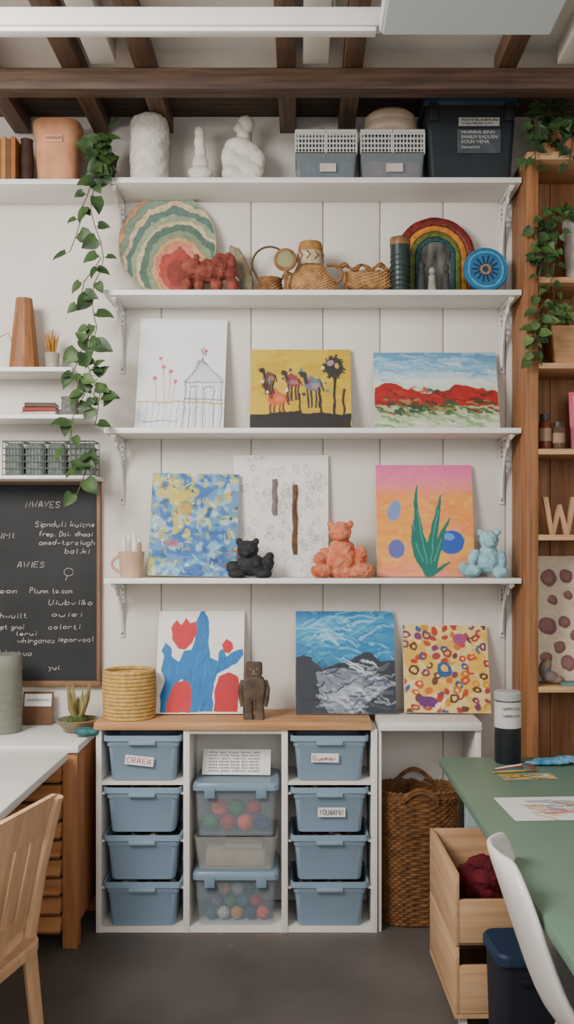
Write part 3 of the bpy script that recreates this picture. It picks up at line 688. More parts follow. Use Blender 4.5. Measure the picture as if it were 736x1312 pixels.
# ---------------------------------------------------------------- SHELF 2
def plate_art(a,cx,cy,rx,ry): return ((a.rx-cx)/rx)**2+((a.ry-cy)/ry)**2<=1
def disc_plate(name,label,cat,a,zs,db,roll=0,dt=WT-.008):
    hv=Z(a.y0,dt)-zs; h=math.hypot(hv,dt-db); tilt=math.atan2(dt-db,hv); dm=(db+dt)/2; w=(a.x1-a.x0)*dm/F
    r=thing(name,label,cat,(X((a.x0+a.x1)/2,dm),db,zs+.001),(-tilt,roll,0))
    Q=Matrix.Translation((0,0,h/2))@Matrix.Rotation(PI/2,4,'X')
    return r,w,h,Q
a=Art(166,252,292,385,(120,140,120),seed=31,res=1.8)
q=np.hypot((a.x-238)*1.12,(a.y-362)*.86); q=q+(a.noise(16,5)-.5)*6
ring=[(17,(130,50,42)),(27,(164,66,54)),(33,(200,120,100)),(40,(184,144,104)),(48,(116,130,106)),(56,(76,100,86)),(62,(190,176,144)),(69,(136,150,124)),(76,(84,108,102)),(83,(194,176,146)),(90,(120,142,122)),(97,(200,150,120)),(104,(88,112,106)),(140,(150,158,140))]
col=np.zeros(a.a.shape); prev=0
for rr_,cc in ring:
    mk=(q>=prev)&(q<rr_); col[mk]=cc; prev=rr_
col[q>=140]=(140,150,130); a.a=col; a.tone(.22,4)
for rr_,cc in ring: a.mix(np.clip(1.0-abs(q-rr_),0,1),(74,80,70),.5)
r,w,h,Q=disc_plate('oval_plate','large oval plate painted with green rainbow arcs','plate',a,z2,3.69,R(-12))
b=MB(); b.lathe([(.5,-.006),(.505,.0),(.5,.008),(.47,.004),(.3,.001),(0,.001)],n=48,sx=w,sy=h,M=Q,cap1=False); b.build('plate_body',mat('plate_edge',(190,178,150),.6,.1,20),r)
mk=plate_art(a,(a.x0+a.x1)/2,(a.y0+a.y1)/2,(a.x1-a.x0)/2*.985,(a.y1-a.y0)/2*.985)
art_mesh(a,w,h,'painted_face',r,-.0095,mask=mk)
r.location.z+=.014
redc=mat('red_pottery',(92,44,38),.85,col2=(150,86,70),scale=26,bump=.6)
sculpt('clay_sculpture','red-brown clay animal in front of the oval rainbow plate','sculpture',262,3.612,z2,[(268,350,26,14,0,13),(246,345,15,15,0,12),(238,352,10,8,-3,9),(240,332,4,6,0,4),(252,331,4,6,0,4),(284,342,13,18,0,10,-.25),(296,346,8,20,0,8,.1),(292,330,5,8,0,5,.4),(240,366,8,9,0,8),(256,367,7,9,-4,8),(278,367,8,9,-4,8),(298,366,9,10,0,9),(266,340,9,9,0,8)],redc,disp=.010,voxel=.0028,smooth=2)
sculpt('clay_shell','grey-teal clay shell leaning behind the red clay animal','sculpture',310,3.70,z2,[(303,332,8,24,0,7,-.3),(312,340,8,30,0,7,-.35),(316,360,10,18,0,8)],mat('teal_clay',(116,122,108),.8,col2=(160,134,104),scale=24,bump=.4),disp=.008)
r=thing('woven_basket','small brown basket with tall round hoop handle','basket',(X(346,3.70),3.70,z2))
b=MB(); weave(b,[(.004,.8),(.03,1.0),(.075,.9)],12,.002,.004,.048,.04,14,2.0,56); b.build('woven_body',wick,r)
MB().lathe([(.04,0),(.04,.006)],sy=.8).build('base',wick,r)
b=MB(); b.tube([(.072*math.cos(PI*(-.12+1.24*i/18)),0,.135+.072*math.sin(PI*(-.12+1.24*i/18))) for i in range(19)],.0045,6); b.tube([(-.065,0,.11),(-.045,0,.07)],.0045); b.tube([(.065,0,.11),(.045,0,.07)],.0045); b.build('handle',mat('dark_handle',(90,72,46),.6,.1,20),r)
r=thing('woven_vessel','straw coloured woven jug with spout, loop handle and lid','vessel',(X(398,3.65),3.65,z2))
b=MB(); weave(b,[(.004,.84),(.025,1.0),(.055,.86),(.085,.60),(.12,.44)],24,.0026,.0036,.104,.055,22,2.0,88); b.build('woven_body',wick2,r)
MB().lathe([(.08,0),(.08,.005)],sy=.5).build('base',wick2,r)
MB().lathe([(.048,.112),(.052,.125),(.050,.165),(.044,.168),(.044,.12)],n=28).build('neck_band',mat('beige_band',(188,170,142),.8,.2,40),r)
MB().lathe([(.048,.164),(.050,.172),(.048,.192),(.044,.204),(.034,.206),(.010,.210),(.0,.212)],n=28).build('lid',mat('ochre_lid',(160,122,74),.7,.2,30),r)
b=MB()
for i in range(10):
    t_=i*2*PI/10; b.tube([(.0525*math.cos(t_),.0525*math.sin(t_),.128),(.0525*math.cos(t_+.3),.0525*math.sin(t_+.3),.145),(.0525*math.cos(t_),.0525*math.sin(t_),.162)],.0028,4)
b.build('neck_stitches',wick,r)
MB().tube([(-.06,0,.07),(-.09,0,.085),(-.10,0,.06)],[.011,.010,.012],8).build('spout',wick2,r)
b=MB(); b.tube([(.082+.045*math.cos(R(-110+220*i/12)),0,.08+.038*math.sin(R(-110+220*i/12))) for i in range(13)],.007); b.build('handle',wick,r)
r2=thing('round_ornament','small round woven disc with pale centre leaning on the jug','ornament',(X(366,3.59),3.59,z2))
Q=Matrix.Translation((0,0,.12))@Matrix.Rotation(PI/2,4,'X')
MB().lathe([(.042,-.004),(.046,0),(.042,.006),(.032,.006)],M=Q).build('rim',wick,r2)
MB().lathe([(.032,.003),(.032,.007),(.0,.009)],M=Q).build('centre',mat('sage_centre',(140,140,104),.7,.15,30),r2)
MB().box(-.006,.006,-.004,.004,0,.078,.001).build('stand',wick,r2)
r=thing('woven_basket','low wide straw basket beside the dark green cup','basket',(X(472,3.70),3.70,z2))
b=MB(); weave(b,[(.004,.96),(.05,1.0),(.10,.97)],15,.0034,.0042,.094,.035,18,2.6,80); b.build('woven_body',wick2,r)
MB().rr([(0,.15,.05,.02),(.006,.15,.05,.02)]).build('base',wick2,r)
b=MB(); b.tube([(-.115+.215*i/24,-.040+.003*math.sin(i*2),.112+.010*math.sin(i*.8)) for i in range(25)],[.008+.003*math.sin(i*1.1) for i in range(25)]); b.tube([(-.095+.19*i/24,-.043,.03+.004*math.sin(i*.9)) for i in range(25)],.006); b.build('rim_braid',wick,r)
r=thing('ceramic_cup','dark green ribbed ceramic cup left of the rainbow arch','cup',(X(513,3.62),3.62,z2))
gc=mat('dark_green_glaze',(40,56,52),.35,.2,30)
Hg=Z(306,3.62)-z2
MB().lathe([(.030,0),(.034,.01),(.038,.12),(.040,Hg),(.036,Hg),(.032,.12),(.026,.012)],n=32).build('cup_body',gc,r)
b=MB()
for zz_ in (.02,.04,.06,.08,.10,.12,.14): b.tube([(.0382*math.cos(a_*PI/14),.0382*math.sin(a_*PI/14),zz_) for a_ in range(28)],.0028,5,closed=True)
b.build('ribs',gc,r)
MB().lathe([(.0405,Hg-.03),(.0410,Hg-.028),(.0412,Hg-.006),(.0405,Hg-.004)],n=32).build('glaze_band',mat('brown_glaze',(130,96,66),.4,.2,30),r)
# rainbow arch
hv=Z(276,3.71)-z2; s_=3.71/F
r=thing('rainbow_arch','glossy clay rainbow arch with red outer band','ornament',(X(558,3.73),3.73,z2),(R(-2),0,0))
bands=[(52,41,(112,42,36),.014,'dark red band'),(41,33,(196,132,62),.015,'orange yellow band'),(33,26,(96,106,50),.014,'olive green band'),(26,20,(38,76,80),.015,'teal band'),(20,0,(30,34,34),.014,'black centre streaked with white')]
zc=hv-52*s_
for bi_,(ro,ri,cc,t_,lb) in enumerate(bands):
    n_=28; ro*=s_; ri*=s_
    wob=lambda k,rr_: rr_+.0010*math.sin(k*1.3+rr_*200)
    out=[(ro,0)]+[(wob(i,ro)*math.cos(PI*i/n_),zc+wob(i,ro)*math.sin(PI*i/n_)) for i in range(n_+1)]+[(-ro,0)]
    if ri>0:
        inn=[(ri,0)]+[(wob(i,ri)*math.cos(PI*i/n_),zc+wob(i,ri)*math.sin(PI*i/n_)) for i in range(n_+1)]+[(-ri,0)]
        loops=[]
        for k in range(len(out)):
            o_=Vector((out[k][0],0,out[k][1])); i_=Vector((inn[k][0],0,inn[k][1])); c_=(o_+i_)/2; v_=(o_-i_)/2; tt=t_*(1+.08*math.sin(k*1.7+bi_))
            loops.append([c_+v_*x_+Vector((0,-y_*tt,0)) for x_,y_ in ((1,0),(.97,.7),(.75,.96),(.2,1.0),(-.4,1.0),(-.8,.95),(-.97,.7),(-1,0),(-.7,-.4),(.7,-.4))])
        b=MB(); b.loft(loops); m_=mat('arch_'+lb.replace(' ','_'),cc,.35,.25,40,bump=.4)
    else: b=MB(); b.prism(out,-t_*.7,t_*.4); m_=mat('arch_centre',cc,.35,col2=(120,120,114),scale=16,stretch=(2.2,1,.5),bump=.3)
    b.build('arch_band',m_,r,ang=50,label=lb)
for i,(px,pt,cc,lb) in enumerate(((541,334,(52,54,54),'charcoal'),(554,342,(150,146,140),'pale grey'),(572,338,(60,58,58),'dark pitted'))):
    q=thing('small_figurine',lb+' little standing clay figure in front of the rainbow arch','figurine',(X(px,3.62),3.62,z2),group='little figures before the rainbow arch')
    H_=Z(pt,3.62)-z2; b=MB(); b.lathe([(.016,0),(.018,.01),(.013,H_*.5),(.015,H_*.62),(.008,H_*.72)],n=14)
    m_=mat('fig'+str(i),cc,.7,.2,40,bump=.3); b.build('body',m_,q); MB().ball((0,0,H_*.84),.013,.012,H_*.15).build('head',m_,q)
a=Art(594,320,651,380,(62,134,172),seed=37,wob=.5,res=2)
cx_,cy_=622.5,350
a.ell(cx_,cy_,27,29,(44,108,148)); a.ell(cx_,cy_,23,25,(92,164,190),ring=2)
for i in range(14):
    t_=i*2*PI/14; a.line([(cx_+6*math.cos(t_),cy_+6*math.sin(t_)),(cx_+16*math.cos(t_),cy_+17*math.sin(t_))],2.4,(20,34,64))
a.ell(cx_,cy_,7,7,(150,120,90)); a.ell(cx_,cy_,4,4,(40,50,70)); a.tone(.2,4)
r,w,h,Q=disc_plate('round_plate','small round blue plate with dark sunburst centre','plate',a,z2,3.63,0,3.662)
b=MB(); b.lathe([(.5,-.05),(.507,.0),(.5,.06),(.45,.03),(0,.01)],n=40,sx=w,sy=h,M=Q@Matrix.Diagonal((1,1,.1,1)),cap1=False); b.build('plate_body',mat('blue_plate_edge',(60,120,160),.4,.1,20),r)
art_mesh(a,w,h,'painted_face',r,-.008,mask=plate_art(a,622.5,350,28,29.5)); r.location.z+=.005
# ---------------------------------------------------------------- TOP SHELF
D_=3.66
bc=[(166,114,60),(146,94,50),(180,134,76),(116,76,46),(162,106,60)]
for i in range(5):
    px=-8+i*6.2; h_=Z(175+ (i%2)*3,3.60)-(zt-.006)
    q=thing('book','thin amber-brown upright book at the far left of the top shelf','book',(X(px,3.6),3.60,zt-.006),group='amber books on the upper left shelf')
    cm_=mat('bookc'+str(i),bc[i],.6,.12,20)
    MB().box(-.0088,-.0068,0,.13,0,h_).box(.0068,.0088,0,.13,0,h_).box(-.0088,.0088,-.002,0,0,h_).build('cover',cm_,q)
    MB().box(-.0066,.0066,.001,.126,.003,h_-.003).build('pages',labw,q)
q=thing('clay_pot','dark brown clay pot between the amber books and terracotta planter','pot',(X(34.5,D_),D_,zt-.006))
H_=Z(178,D_)-zt; MB().lathe([(.018,0),(.026,.03),(.028,.1),(.023,H_-.01),(.025,H_),(.020,H_),(.018,.05)],n=24).build('pot_body',mat('dark_clay',(64,46,38),.7,.2,20),q)
q=thing('planter','tall terracotta planter with rolled rim on the upper left shelf','planter',(X(75,D_),D_,zt-.006))
H_=Z(152,3.60)-zt+.006
MB().rr([(0,.15,.12,.05),(.01,.155,.13,.055),(H_*.80,.180,.145,.06),(H_*.82,.188,.150,.06),(H_*.97,.192,.152,.06),(H_,.186,.145,.06),(H_,.170,.13,.05),(H_*.7,.16,.12,.05)],n=6).build('planter_body',terr,q)
MB().box(-.035,.035,-.0765,-.070,H_*.60,H_*.72).build('faded_label',mat('faded_label',(220,172,142),.8,.1,30),q)
text('NURANOM',.016,mat('brown_ink',(120,70,50),.7,.1,10),q,(-.03,-.0772,H_*.64),'lettering',fitw=.06)
q=thing('paper_roll','crumpled white plaster cloth roll standing on the top shelf','roll',(X(192,D_),D_,zt))
H_=Z(149,3.62)-zt
b=MB(); lp=[]
for i in range(22):
    z=H_*i/21; k=[]
    for j in range(64):
        th=2*PI*j/64; rr_=.076+.0018*math.sin(3*th+i*.5)+.0018*math.sin(9*th-i*1.3)+.0016*math.sin(15*th+i*2.1)+(-.006 if i==0 or i==21 else 0); k.append((rr_*math.cos(th),rr_*math.sin(th),z+.004*math.sin(th*2+i*.2)*(1 if 0<i else 0)))
    lp.append(k)
b.loft(lp); b.build('roll_body',mat('plaster',(216,210,202),.85,.08,20,bump=.5),q)
MB().tube([(.045*math.cos(i*.5)*(1-i/40),.045*math.sin(i*.5)*(1-i/40),H_+.003) for i in range(30)],.003,5).build('spiral_edge',mat('plaster_shade',(190,182,172),.85,.06,20),q)
plw=mat('white_plaster',(222,216,206),.65,.06,14,bump=.1)
sculpt('plaster_bust','slim small white plaster bust, left of the larger one','sculpture',257,3.66,zt,[(256,170,7,9,0,7),(256,182,7.5,12,0,7),(257,196,8,12,0,7),(257,210,11,12,0,9),(257,222,17,9,0,13),(257,236,20,10,0,14)],plw,smooth=6,voxel=.003)
sculpt('plaster_bust','larger white plaster curled seated figure with turned head','sculpture',311,3.66,zt,[(315,160,12,12,0,11),(307,166,6,7,-4,7),(302,167,2.5,3,-4,3),(312,174,9,8,0,9),(306,188,19,12,0,13),(296,202,13,18,0,12),(318,198,18,16,0,14),(330,210,11,17,-3,11,.2),(308,212,24,16,0,15),(322,222,18,14,-4,13),(298,224,14,12,-4,12),(312,232,27,14,0,16),(312,242,27,9,0,17)],plw,smooth=8,voxel=.0028)
lat=mat('grey_white_lattice',(196,196,192),.5,.05,10); gtub=mat('grey_tub',(140,150,156),.3,.05,6,clear=.6)
def caddy(px0,px1,fillc,lab,fl):
    d=3.585; w=(px1-px0)*d/F; r=thing('slotted_caddy',lab,'container',(X((px0+px1)/2,d),3.665,zt),group='grey tubs with white slotted tops')
    H_=Z(166,d)-zt; hm_=Z(197,d)-zt
    MB().rr([(0,w*.94,.14,.01),(hm_,w*.99,.155,.01),(hm_,w*.96,.145,.01),(.004,w*.91,.13,.01)]).build('lower_tub',gtub,r)
    b=MB(); b.box(-w*.42,w*.42,-.055,.055,.006,hm_*.8,.004)
    for i in range(9): b.ball((-w*.36+i*w*.09,-.05,hm_*.45+.01*math.sin(i*2)),w*.06,.012,hm_*.35,sub=1)
    b.build('folded_fabric',mat(fl,fillc[0],.9,col2=fillc[1],scale=24,bump=.4),r)
    MB().box(-w*.1,w*.16,-.0805,-.0785,hm_*.25,hm_*.6).build('name_card',mat('caddy_card',(196,188,178),.7,.08,10),r)
    for sx in (-1,1):
        b=MB(); c=sx*w/4; ww=w/2-.004; y=-.078
        b.box(c-ww/2,c+ww/2,y-.002,.075,hm_+.001,hm_+.008); b.box(c-ww/2-.001,c+ww/2+.001,y-.005,y+.003,H_-.012,H_,.001)
        b.box(c-ww/2,c-ww/2+.005,y,.075,hm_,H_); b.box(c+ww/2-.005,c+ww/2,y,.075,hm_,H_); b.box(c-ww/2,c+ww/2,.071,.075,hm_,H_)
        for i in range(10): b.box(c-ww/2+ww*i/9-.0024,c-ww/2+ww*i/9+.0024,y-.0015,y+.001,hm_,H_-.008)
        for i in range(5): b.box(c-ww/2,c+ww/2,y-.002,y+.001,hm_+(H_-hm_)*i/5,hm_+(H_-hm_)*i/5+.006)
        b.build('lattice_basket',lat,r,smooth=False)
    MB().box(-w*.43,w*.43,-.06,.06,hm_+.008,H_-.015,.004).build('inner_paper',mat('inner_paper',(96,98,98),.9,.25,50),r)
    return H_
caddy(378,458,((50,72,92),(110,136,152)),'slotted caddy with blue fabric, beside the white busts','blue_fabric')
Hc=caddy(462,545,((170,80,68),(190,168,164)),'slotted caddy with pink fabric, under the upturned bowl','pink_fabric')
q=thing('bowl','beige clay bowl upside down on the right slotted caddy','bowl',(X(501,3.64),3.665,zt+Hc+.001))
hb=Z(143,3.62)-(zt+Hc)
MB().lathe([(.096,0),(.106,.004),(.108,hb*.25),(.102,hb*.5),(.104,hb*.55),(.10,hb*.85),(.085,hb),(.0,hb)],cap1=False,n=40).build('bowl_body',mat('beige_clay',(194,178,160),.8,.08,14,bump=.2),q)
d=3.575; q=thing('storage_tote','large dark charcoal lidded tote on the top shelf','storage tote',(X(606,d)-.004,3.675,zt))
H_=Z(124,d)-zt; totem=mat('charcoal_plastic',(44,49,53),.35,.1,6)
w=.372
MB().rr([(0,w*.86,.17,.02),(H_*.86,w*.95,.190,.02),(H_*.86,w*.98,.194,.02),(H_*.90,w*.98,.194,.02)]).build('tote_body',totem,q)
MB().rr([(H_*.90,w*.99,.198,.02),(H_*.93,w*1.02,.204,.02),(H_*.97,w*1.02,.204,.02),(H_,w*.99,.196,.02),(H_,w*.93,.18,.02),(H_*.985,w*.92,.178,.02)]).build('lid',mat('slate_lid',(44,62,80),.4,.08,6),q)
for sx in (-1,1): MB().box(sx*w*.40-.018,sx*w*.40+.018,-.109,-.095,H_*.70,H_*.93,.003).build('clip',totem,q)
labg=mat('label_grey',(184,184,180),.7,.12,40); st2=mat('sticker_grey',(74,80,84),.6,.15,20)
MB().box(-.05,.11,-.0975,-.096,H_*.64,H_*.745).build('sticker',labg,q)
MB().box(-.055,.115,-.0955,-.094,H_*.30,H_*.60).build('sticker',st2,q)
for i,(s,zz_,m_,yy_,fw) in enumerate((('NUN RUNHUN',.70,darkink,-.0985,.14),('VARNUH LIM',.655,darkink,-.0985,.12),('MHINNA BINN',.545,labg,-.0965,.13),('RHNLM RADUEN',.485,labg,-.0965,.14),('SOLN VENR',.425,labg,-.0965,.11),('iwunn',.36,labg,-.0965,.07))):
    text(s,.014 if i<2 else .018,m_,q,(-.04,yy_,H_*zz_),'lettering',fitw=fw)
# ---------------------------------------------------------------- LEFT SHELVES
q=thing('wooden_vase','tall tapered brown wooden vase on the short left shelf','vase',(X(31,3.7),3.7,zl1))
H_=Z(383,3.7)-zl1
MB().lathe([(.060,0),(.062,.004),(.052,H_*.4),(.036,H_*.92),(.033,H_),(.026,H_),(.02,H_*.8)],n=10).build('vase_body',wood('vase_wood',(118,78,52),(160,114,78),'z'),q,ang=20)
q=thing('dried_plant','small cup of golden dried spiky grass beside the wooden vase','plant',(X(67,3.7),3.7,zl1))
MB().lathe([(.025,0),(.03,.07),(.026,.07),(.022,.01)],n=20).build('cup',mat('grey_cup',(160,150,138),.6,.1,20),q)
b=MB()
for i in range(26):
    t_=random.uniform(0,2*PI); k=random.uniform(.01,.045); b.tube([(0.008*math.cos(t_),.008*math.sin(t_),.03),(k*.6*math.cos(t_),k*.6*math.sin(t_),.1),(k*math.cos(t_),k*math.sin(t_),random.uniform(.13,.17))],[.0024,.0024,.001],4)
b.build('spikes',mat('gold_straw',(186,140,74),.6,.2,30),q)
tag(MB().tube([(X(0,3.7),3.68,zl1+.13),(X(12,3.7),3.69,zl1+.15),(X(17,3.7),3.7,zl1+.10)],.002,5).tube([(X(-6,3.7),3.68,zl1),(X(0,3.7),3.68,zl1+.13)],.0025,5).build('dry_twig',wick),'thin dry twig left of the tapered wooden vase','twig')
zc_=zl2
for i,(cc,lb,wd) in enumerate((((190,182,172),'pale book at the bottom of the small stack',.14),((140,56,46),'red book in the middle of the small stack',.13),((86,74,64),'brown book on top of the small stack',.12))):
    q=thing('book',lb,'book',(X(54,3.7),3.70,zc_),(0,0,R(i*4-3)),group='books stacked on the short left shelf')
    th=.017
    MB().box(-wd/2,wd/2,-.05,.05,0,.0025).box(-wd/2,wd/2,-.05,.05,th-.0025,th).box(-wd/2,wd/2,-.05,-.048,0,th).build('cover',mat('cov'+str(i),cc,.6,.1,20),q)
    MB().box(-wd/2+.003,wd/2-.003,-.047,.048,.0027,th-.0027).build('pages',labw,q); zc_+=th+.0005
q=thing('small_pot','small grey speckled pot right of the stacked books','pot',(X(90,3.7),3.70,zl2))
MB().lathe([(.028,0),(.036,.03),(.034,.07),(.038,.08),(.03,.08),(.028,.03)],n=24).build('pot_body',mat('grey_speckle',(110,112,106),.7,.3,60),q)
wm=mat('wire_grey',(96,104,100),.5,.1,20); fm=mat('grey_contents',(96,104,102),.8,col2=(140,146,142),scale=40,bump=.4)
def wirebasket(px0,px1,lab):
    d=3.68; w=(px1-px0)*d/F; H_=Z(566,d)-zl3; r=thing('wire_basket',lab,'basket',(X((px0+px1)/2,d),d,zl3),group='small grey wire baskets above the blackboard')
    b=MB()
    for i in range(6):
        z=.003+(H_-.006)*i/5; b.tube([(-w/2,-.045,z),(w/2,-.045,z),(w/2,.045,z),(-w/2,.045,z)],.0018 if 0<i<5 else .003,4,closed=True)
    for i in range(7):
        x=-w/2+w*i/6; b.tube([(x,-.045,.0),(x,-.045,H_)],.0016,4); b.tube([(x,.045,.0),(x,.045,H_)],.0016,4)
    for i in range(3): b.box(-w/2,w/2,-.04+i*.04-.003,-.04+i*.04+.003,0,.003)
    b.build('wire_frame',wm,r,smooth=False)
    MB().rr([(.004,w*.86,.07,.01),(H_*.8,w*.9,.075,.012),(H_*.92,w*.7,.05,.012)]).build('folded_cloth',fm,r)
for a0,a1,l in ((8,32,'leftmost small grey wire basket above the blackboard'),(34,60,'second small grey wire basket from the left'),(62,86,'third small grey wire basket from the left'),(88,124,'widest grey wire basket, behind the trailing vine')): wirebasket(a0,a1,l)
d=3.79; x0,x1=X(-75,d),X(130,d); z0,z1=Z(880,3.77),Z(616,3.77)
q=thing('blackboard','wood-framed blackboard with white chalk handwriting','blackboard',((x0+x1)/2,3.799,z0)); w=(x1-x0)/2; h=z1-z0
MB().box(-w+.01,w-.01,-.018,-.002,.01,h-.01).build('slate',mat('slate_black',(42,43,44),.7,.16,5),q)
fr=wood('frame_wood',(108,80,58),(148,114,86),'x')
frz=wood('frame_wood_z',(108,80,58),(148,114,86),'z')
for xa,xb,za,zb_,m_ in ((-w,w,0,.024,fr),(-w,w,h-.016,h,fr),(w-.016,w,.0245,h-.0165,frz),(-w,-w+.016,.0245,h-.0165,frz)):
    MB().box(xa,xb,-.028,-.001,za,zb_,.003).build('frame_rail',m_,q)
chalk=mat('chalk',(200,199,194),.9,.2,50)
cl=[('NWAVES',33,650,76,7.5),('Sipnduli kuizns',45,675,121,7),('frep. Doi.',50,687,90,6.5),('dhaai',96,687,118,6),('amsd-tsrsiugh',50,698,121,6.5),('bal.ki',83,709,114,6.5),('JMl',-4,690,18,7),('AWIES',22,727,56,7),('Meam',-10,760,21,7),('Ptunn te.son',38,760,92,7),('Uiubvi&o',62,775,118,6.5),('Whwuilt',-8,792,34,7),('colorti',62,806,102,6.5),('vnpt gnoi',-8,806,30,6.5),('whirganoz',22,824,70,7),('isporvoal',74,822,120,6.5),('Wahiti ua',-6,840,40,6.5),('yui.',62,858,78,7),('ouisi',66,790,104,6),('lerui',20,814,46,5.5)]
for s,px,py,px2,sz in cl:
    o=scribe(s,sz*3.78/F,chalk,q,(X(px,3.78)-(x0+x1)/2,-.0186,Z(py,3.78)-z0),fitw=(px2-px)*3.78/F,r=.0012,name='chalk_writing')
b=MB()
b.tube([(X(88+6*math.cos(i*.5),3.78)-(x0+x1)/2,-.0185,Z(733+5*math.sin(i*.5),3.78)-z0) for i in range(13)],.0010,4); b.tube([(X(86,3.78)-(x0+x1)/2,-.0185,Z(738,3.78)-z0),(X(84,3.78)-(x0+x1)/2,-.0185,Z(744,3.78)-z0)],.0010,4)
b.build('chalk_doodle',chalk,q)
# chest of drawers
zc=.75; CF=3.36
q=thing('drawer_chest','wooden chest of slatted drawers with white top at left','chest of drawers',(-.82,CF,0))
MB().box(-.72,.006,-.012,.42,zc-.028,zc,.004).build('white_top',shelfm,q)
MB().box(-.70,-.055,.02,.40,.04,zc-.03).build('carcass',mat('chest_inside',(60,42,30),.8,.1,10),q)
for xx in (-.70,-.055):
    for yy_ in (0,.35): MB().box(xx,xx+.055,yy_,yy_+.055,0,zc-.028,.003).build('corner_post',chestm,q)
MB().box(-.012,-.004,.055,.35,.08,zc-.04,.002).build('side_panel',chestm,q)
MB().box(-.645,-.055,.002,.02,zc-.06,zc-.028).build('rail',chestx,q)
for i in range(9):
    z=.065+i*.069
    dr=MB().box(-.642,-.058,-.002,.30,z,z+.052,.003).build('drawer',chestx,q)
    b=MB(); b.loft([[( -.642,-.002,z+.010),(-.642,-.028,z+.002),(-.642,-.036,z+.012),(-.642,-.002,z+.050)],[(-.058,-.002,z+.010),(-.058,-.028,z+.002),(-.058,-.036,z+.012),(-.058,-.002,z+.050)]])
    b.build('slanted_pull',chestx,dr)
q=thing('storage_tin','tall grey ribbed tin at the left end of the chest','tin',(X(4,3.6),3.60,zc))
H_=Z(838,3.6)-zc
MB().lathe([(.070,0),(.072,.005),(.072,H_*.78),(.075,H_*.80),(.075,H_*.97),(.071,H_)],n=36).build('tin_body',mat('grey_tin',(122,124,114),.6,.08,12),q)
b=MB()
for i in range(5): b.tube([(.0725*math.cos(a_*PI/18),.0725*math.sin(a_*PI/18),.03+i*.032) for a_ in range(36)],.002,4,closed=True)
b.build('ribs',MC['grey_tin'],q)
q=thing('picture_card','small printed card leaning under the blackboard','card',(X(48,3.74),3.735,zc),(R(-12),0,0))
MB().box(-.062,.062,-.006,0,0,.135,.001).build('card_body',mat('card_brown',(110,82,60),.7,.1,12),q)
MB().box(-.055,.055,-.0075,-.006,.075,.125).build('white_panel',labw,q)
text('anvidenmit',.02,darkink,q,(-.045,-.008,.095),'lettering',fitw=.09)
q=thing('succulent_pot','spiky succulent in a glazed teal bowl on the chest','plant',(X(100,3.6),3.60,zc))
gl=mat('teal_glaze',(100,118,110),.35,col2=(166,130,94),scale=14)
MB().lathe([(.035,0),(.045,.004),(.078,.035),(.086,.050),(.080,.052),(.07,.038),(.0,.03)],cap1=False,n=32).build('bowl',gl,q)
MB().ball((0,0,.045),.045,.045,.028).build('moss',mat('moss',(78,94,54),.9,.3,50,bump=.5),q)
b=MB()
for i in range(22):
    t_=random.uniform(0,2*PI); k=random.uniform(.012,.05); H2=random.uniform(.12,.20)
    b.tube([(.012*math.cos(t_),.012*math.sin(t_),.05),(k*math.cos(t_),k*math.sin(t_),.05+(H2-.05)*.55),(k*1.25*math.cos(t_),k*1.25*math.sin(t_),H2)],[.008,.007,.001],5)
b.build('spikes',mat('succulent',(120,122,80),.6,col2=(170,152,104),scale=30),q)
tag(blob('teal_rock',[((0,0,.02),.04,.025,.02),((.03,0,.018),.03,.02,.016)],mat('teal_rock',(60,110,110),.5,.2,20),None,.004),'small teal glazed pebble in front of the succulent','ornament',loc=(X(108,3.50),3.50,zc+.001))
q=thing('work_table','white topped work table at the left edge','table',(-.845,3.33,0))
MB().box(-.75,0,-1.55,0,.702,.73,.004).build('tabletop',shelfm,q)
for xx,yy_ in ((-.70,-1.5),(-.06,-1.5),(-.70,-.06),(-.20,-.06)):
    MB().box(xx-.02,xx+.02,yy_-.02,yy_+.02,0,.702,.003).build('leg',chestm,q)
# wooden chair
q=thing('wooden_chair','light wooden slat-back chair at the white table','chair',(-.945,2.36,0),(0,0,R(-13)))
for yy_ in (-.18,.18):
    b=MB(); b.tube([(.21,yy_,0),(.165,yy_,.40),(.198,yy_,.60),(.25,yy_*1.03,.80)],[.014,.018,.018,.014],8,flat=1.5); b.build('back_post',chairw,q)
    b=MB(); b.tube([(-.19,yy_,0),(-.175,yy_,.39)],[.013,.019],8); b.build('leg',chairw,q)
MB().rr([(.385,.40,.42,.08),(.39,.42,.44,.09),(.412,.42,.44,.09),(.418,.405,.425,.08)],cx=0,n=6).build('seat',chairw,q)
def rail(z,x,h,nm):
    b=MB(); lp=[]
    for i in range(11):
        y=-.192+.384*i/10; xx=x+.022*math.cos((i-5)/5*PI/2)-.012; zz_=z+.012*math.cos((i-5)/5*PI/2)
        lp.append([(xx-.008,y,zz_-h/2),(xx+.008,y,zz_-h/2),(xx+.008+.022*h/.1,y,zz_+h/2),(xx-.008+.022*h/.1,y,zz_+h/2)])
    b.loft(lp); b.build(nm,chairw,q)
rail(.755,.226,.10,'top_rail'); rail(.47,.170,.04,'lower_rail')
for yy_ in (-.114,-.038,.038,.114):
    MB().box(-.005,.005,yy_-.034,yy_+.034,0,.25,.002,M=Matrix.Translation((.178,0,.48))@Matrix.Rotation(R(12),4,'Y')).build('back_slat',chairw,q)
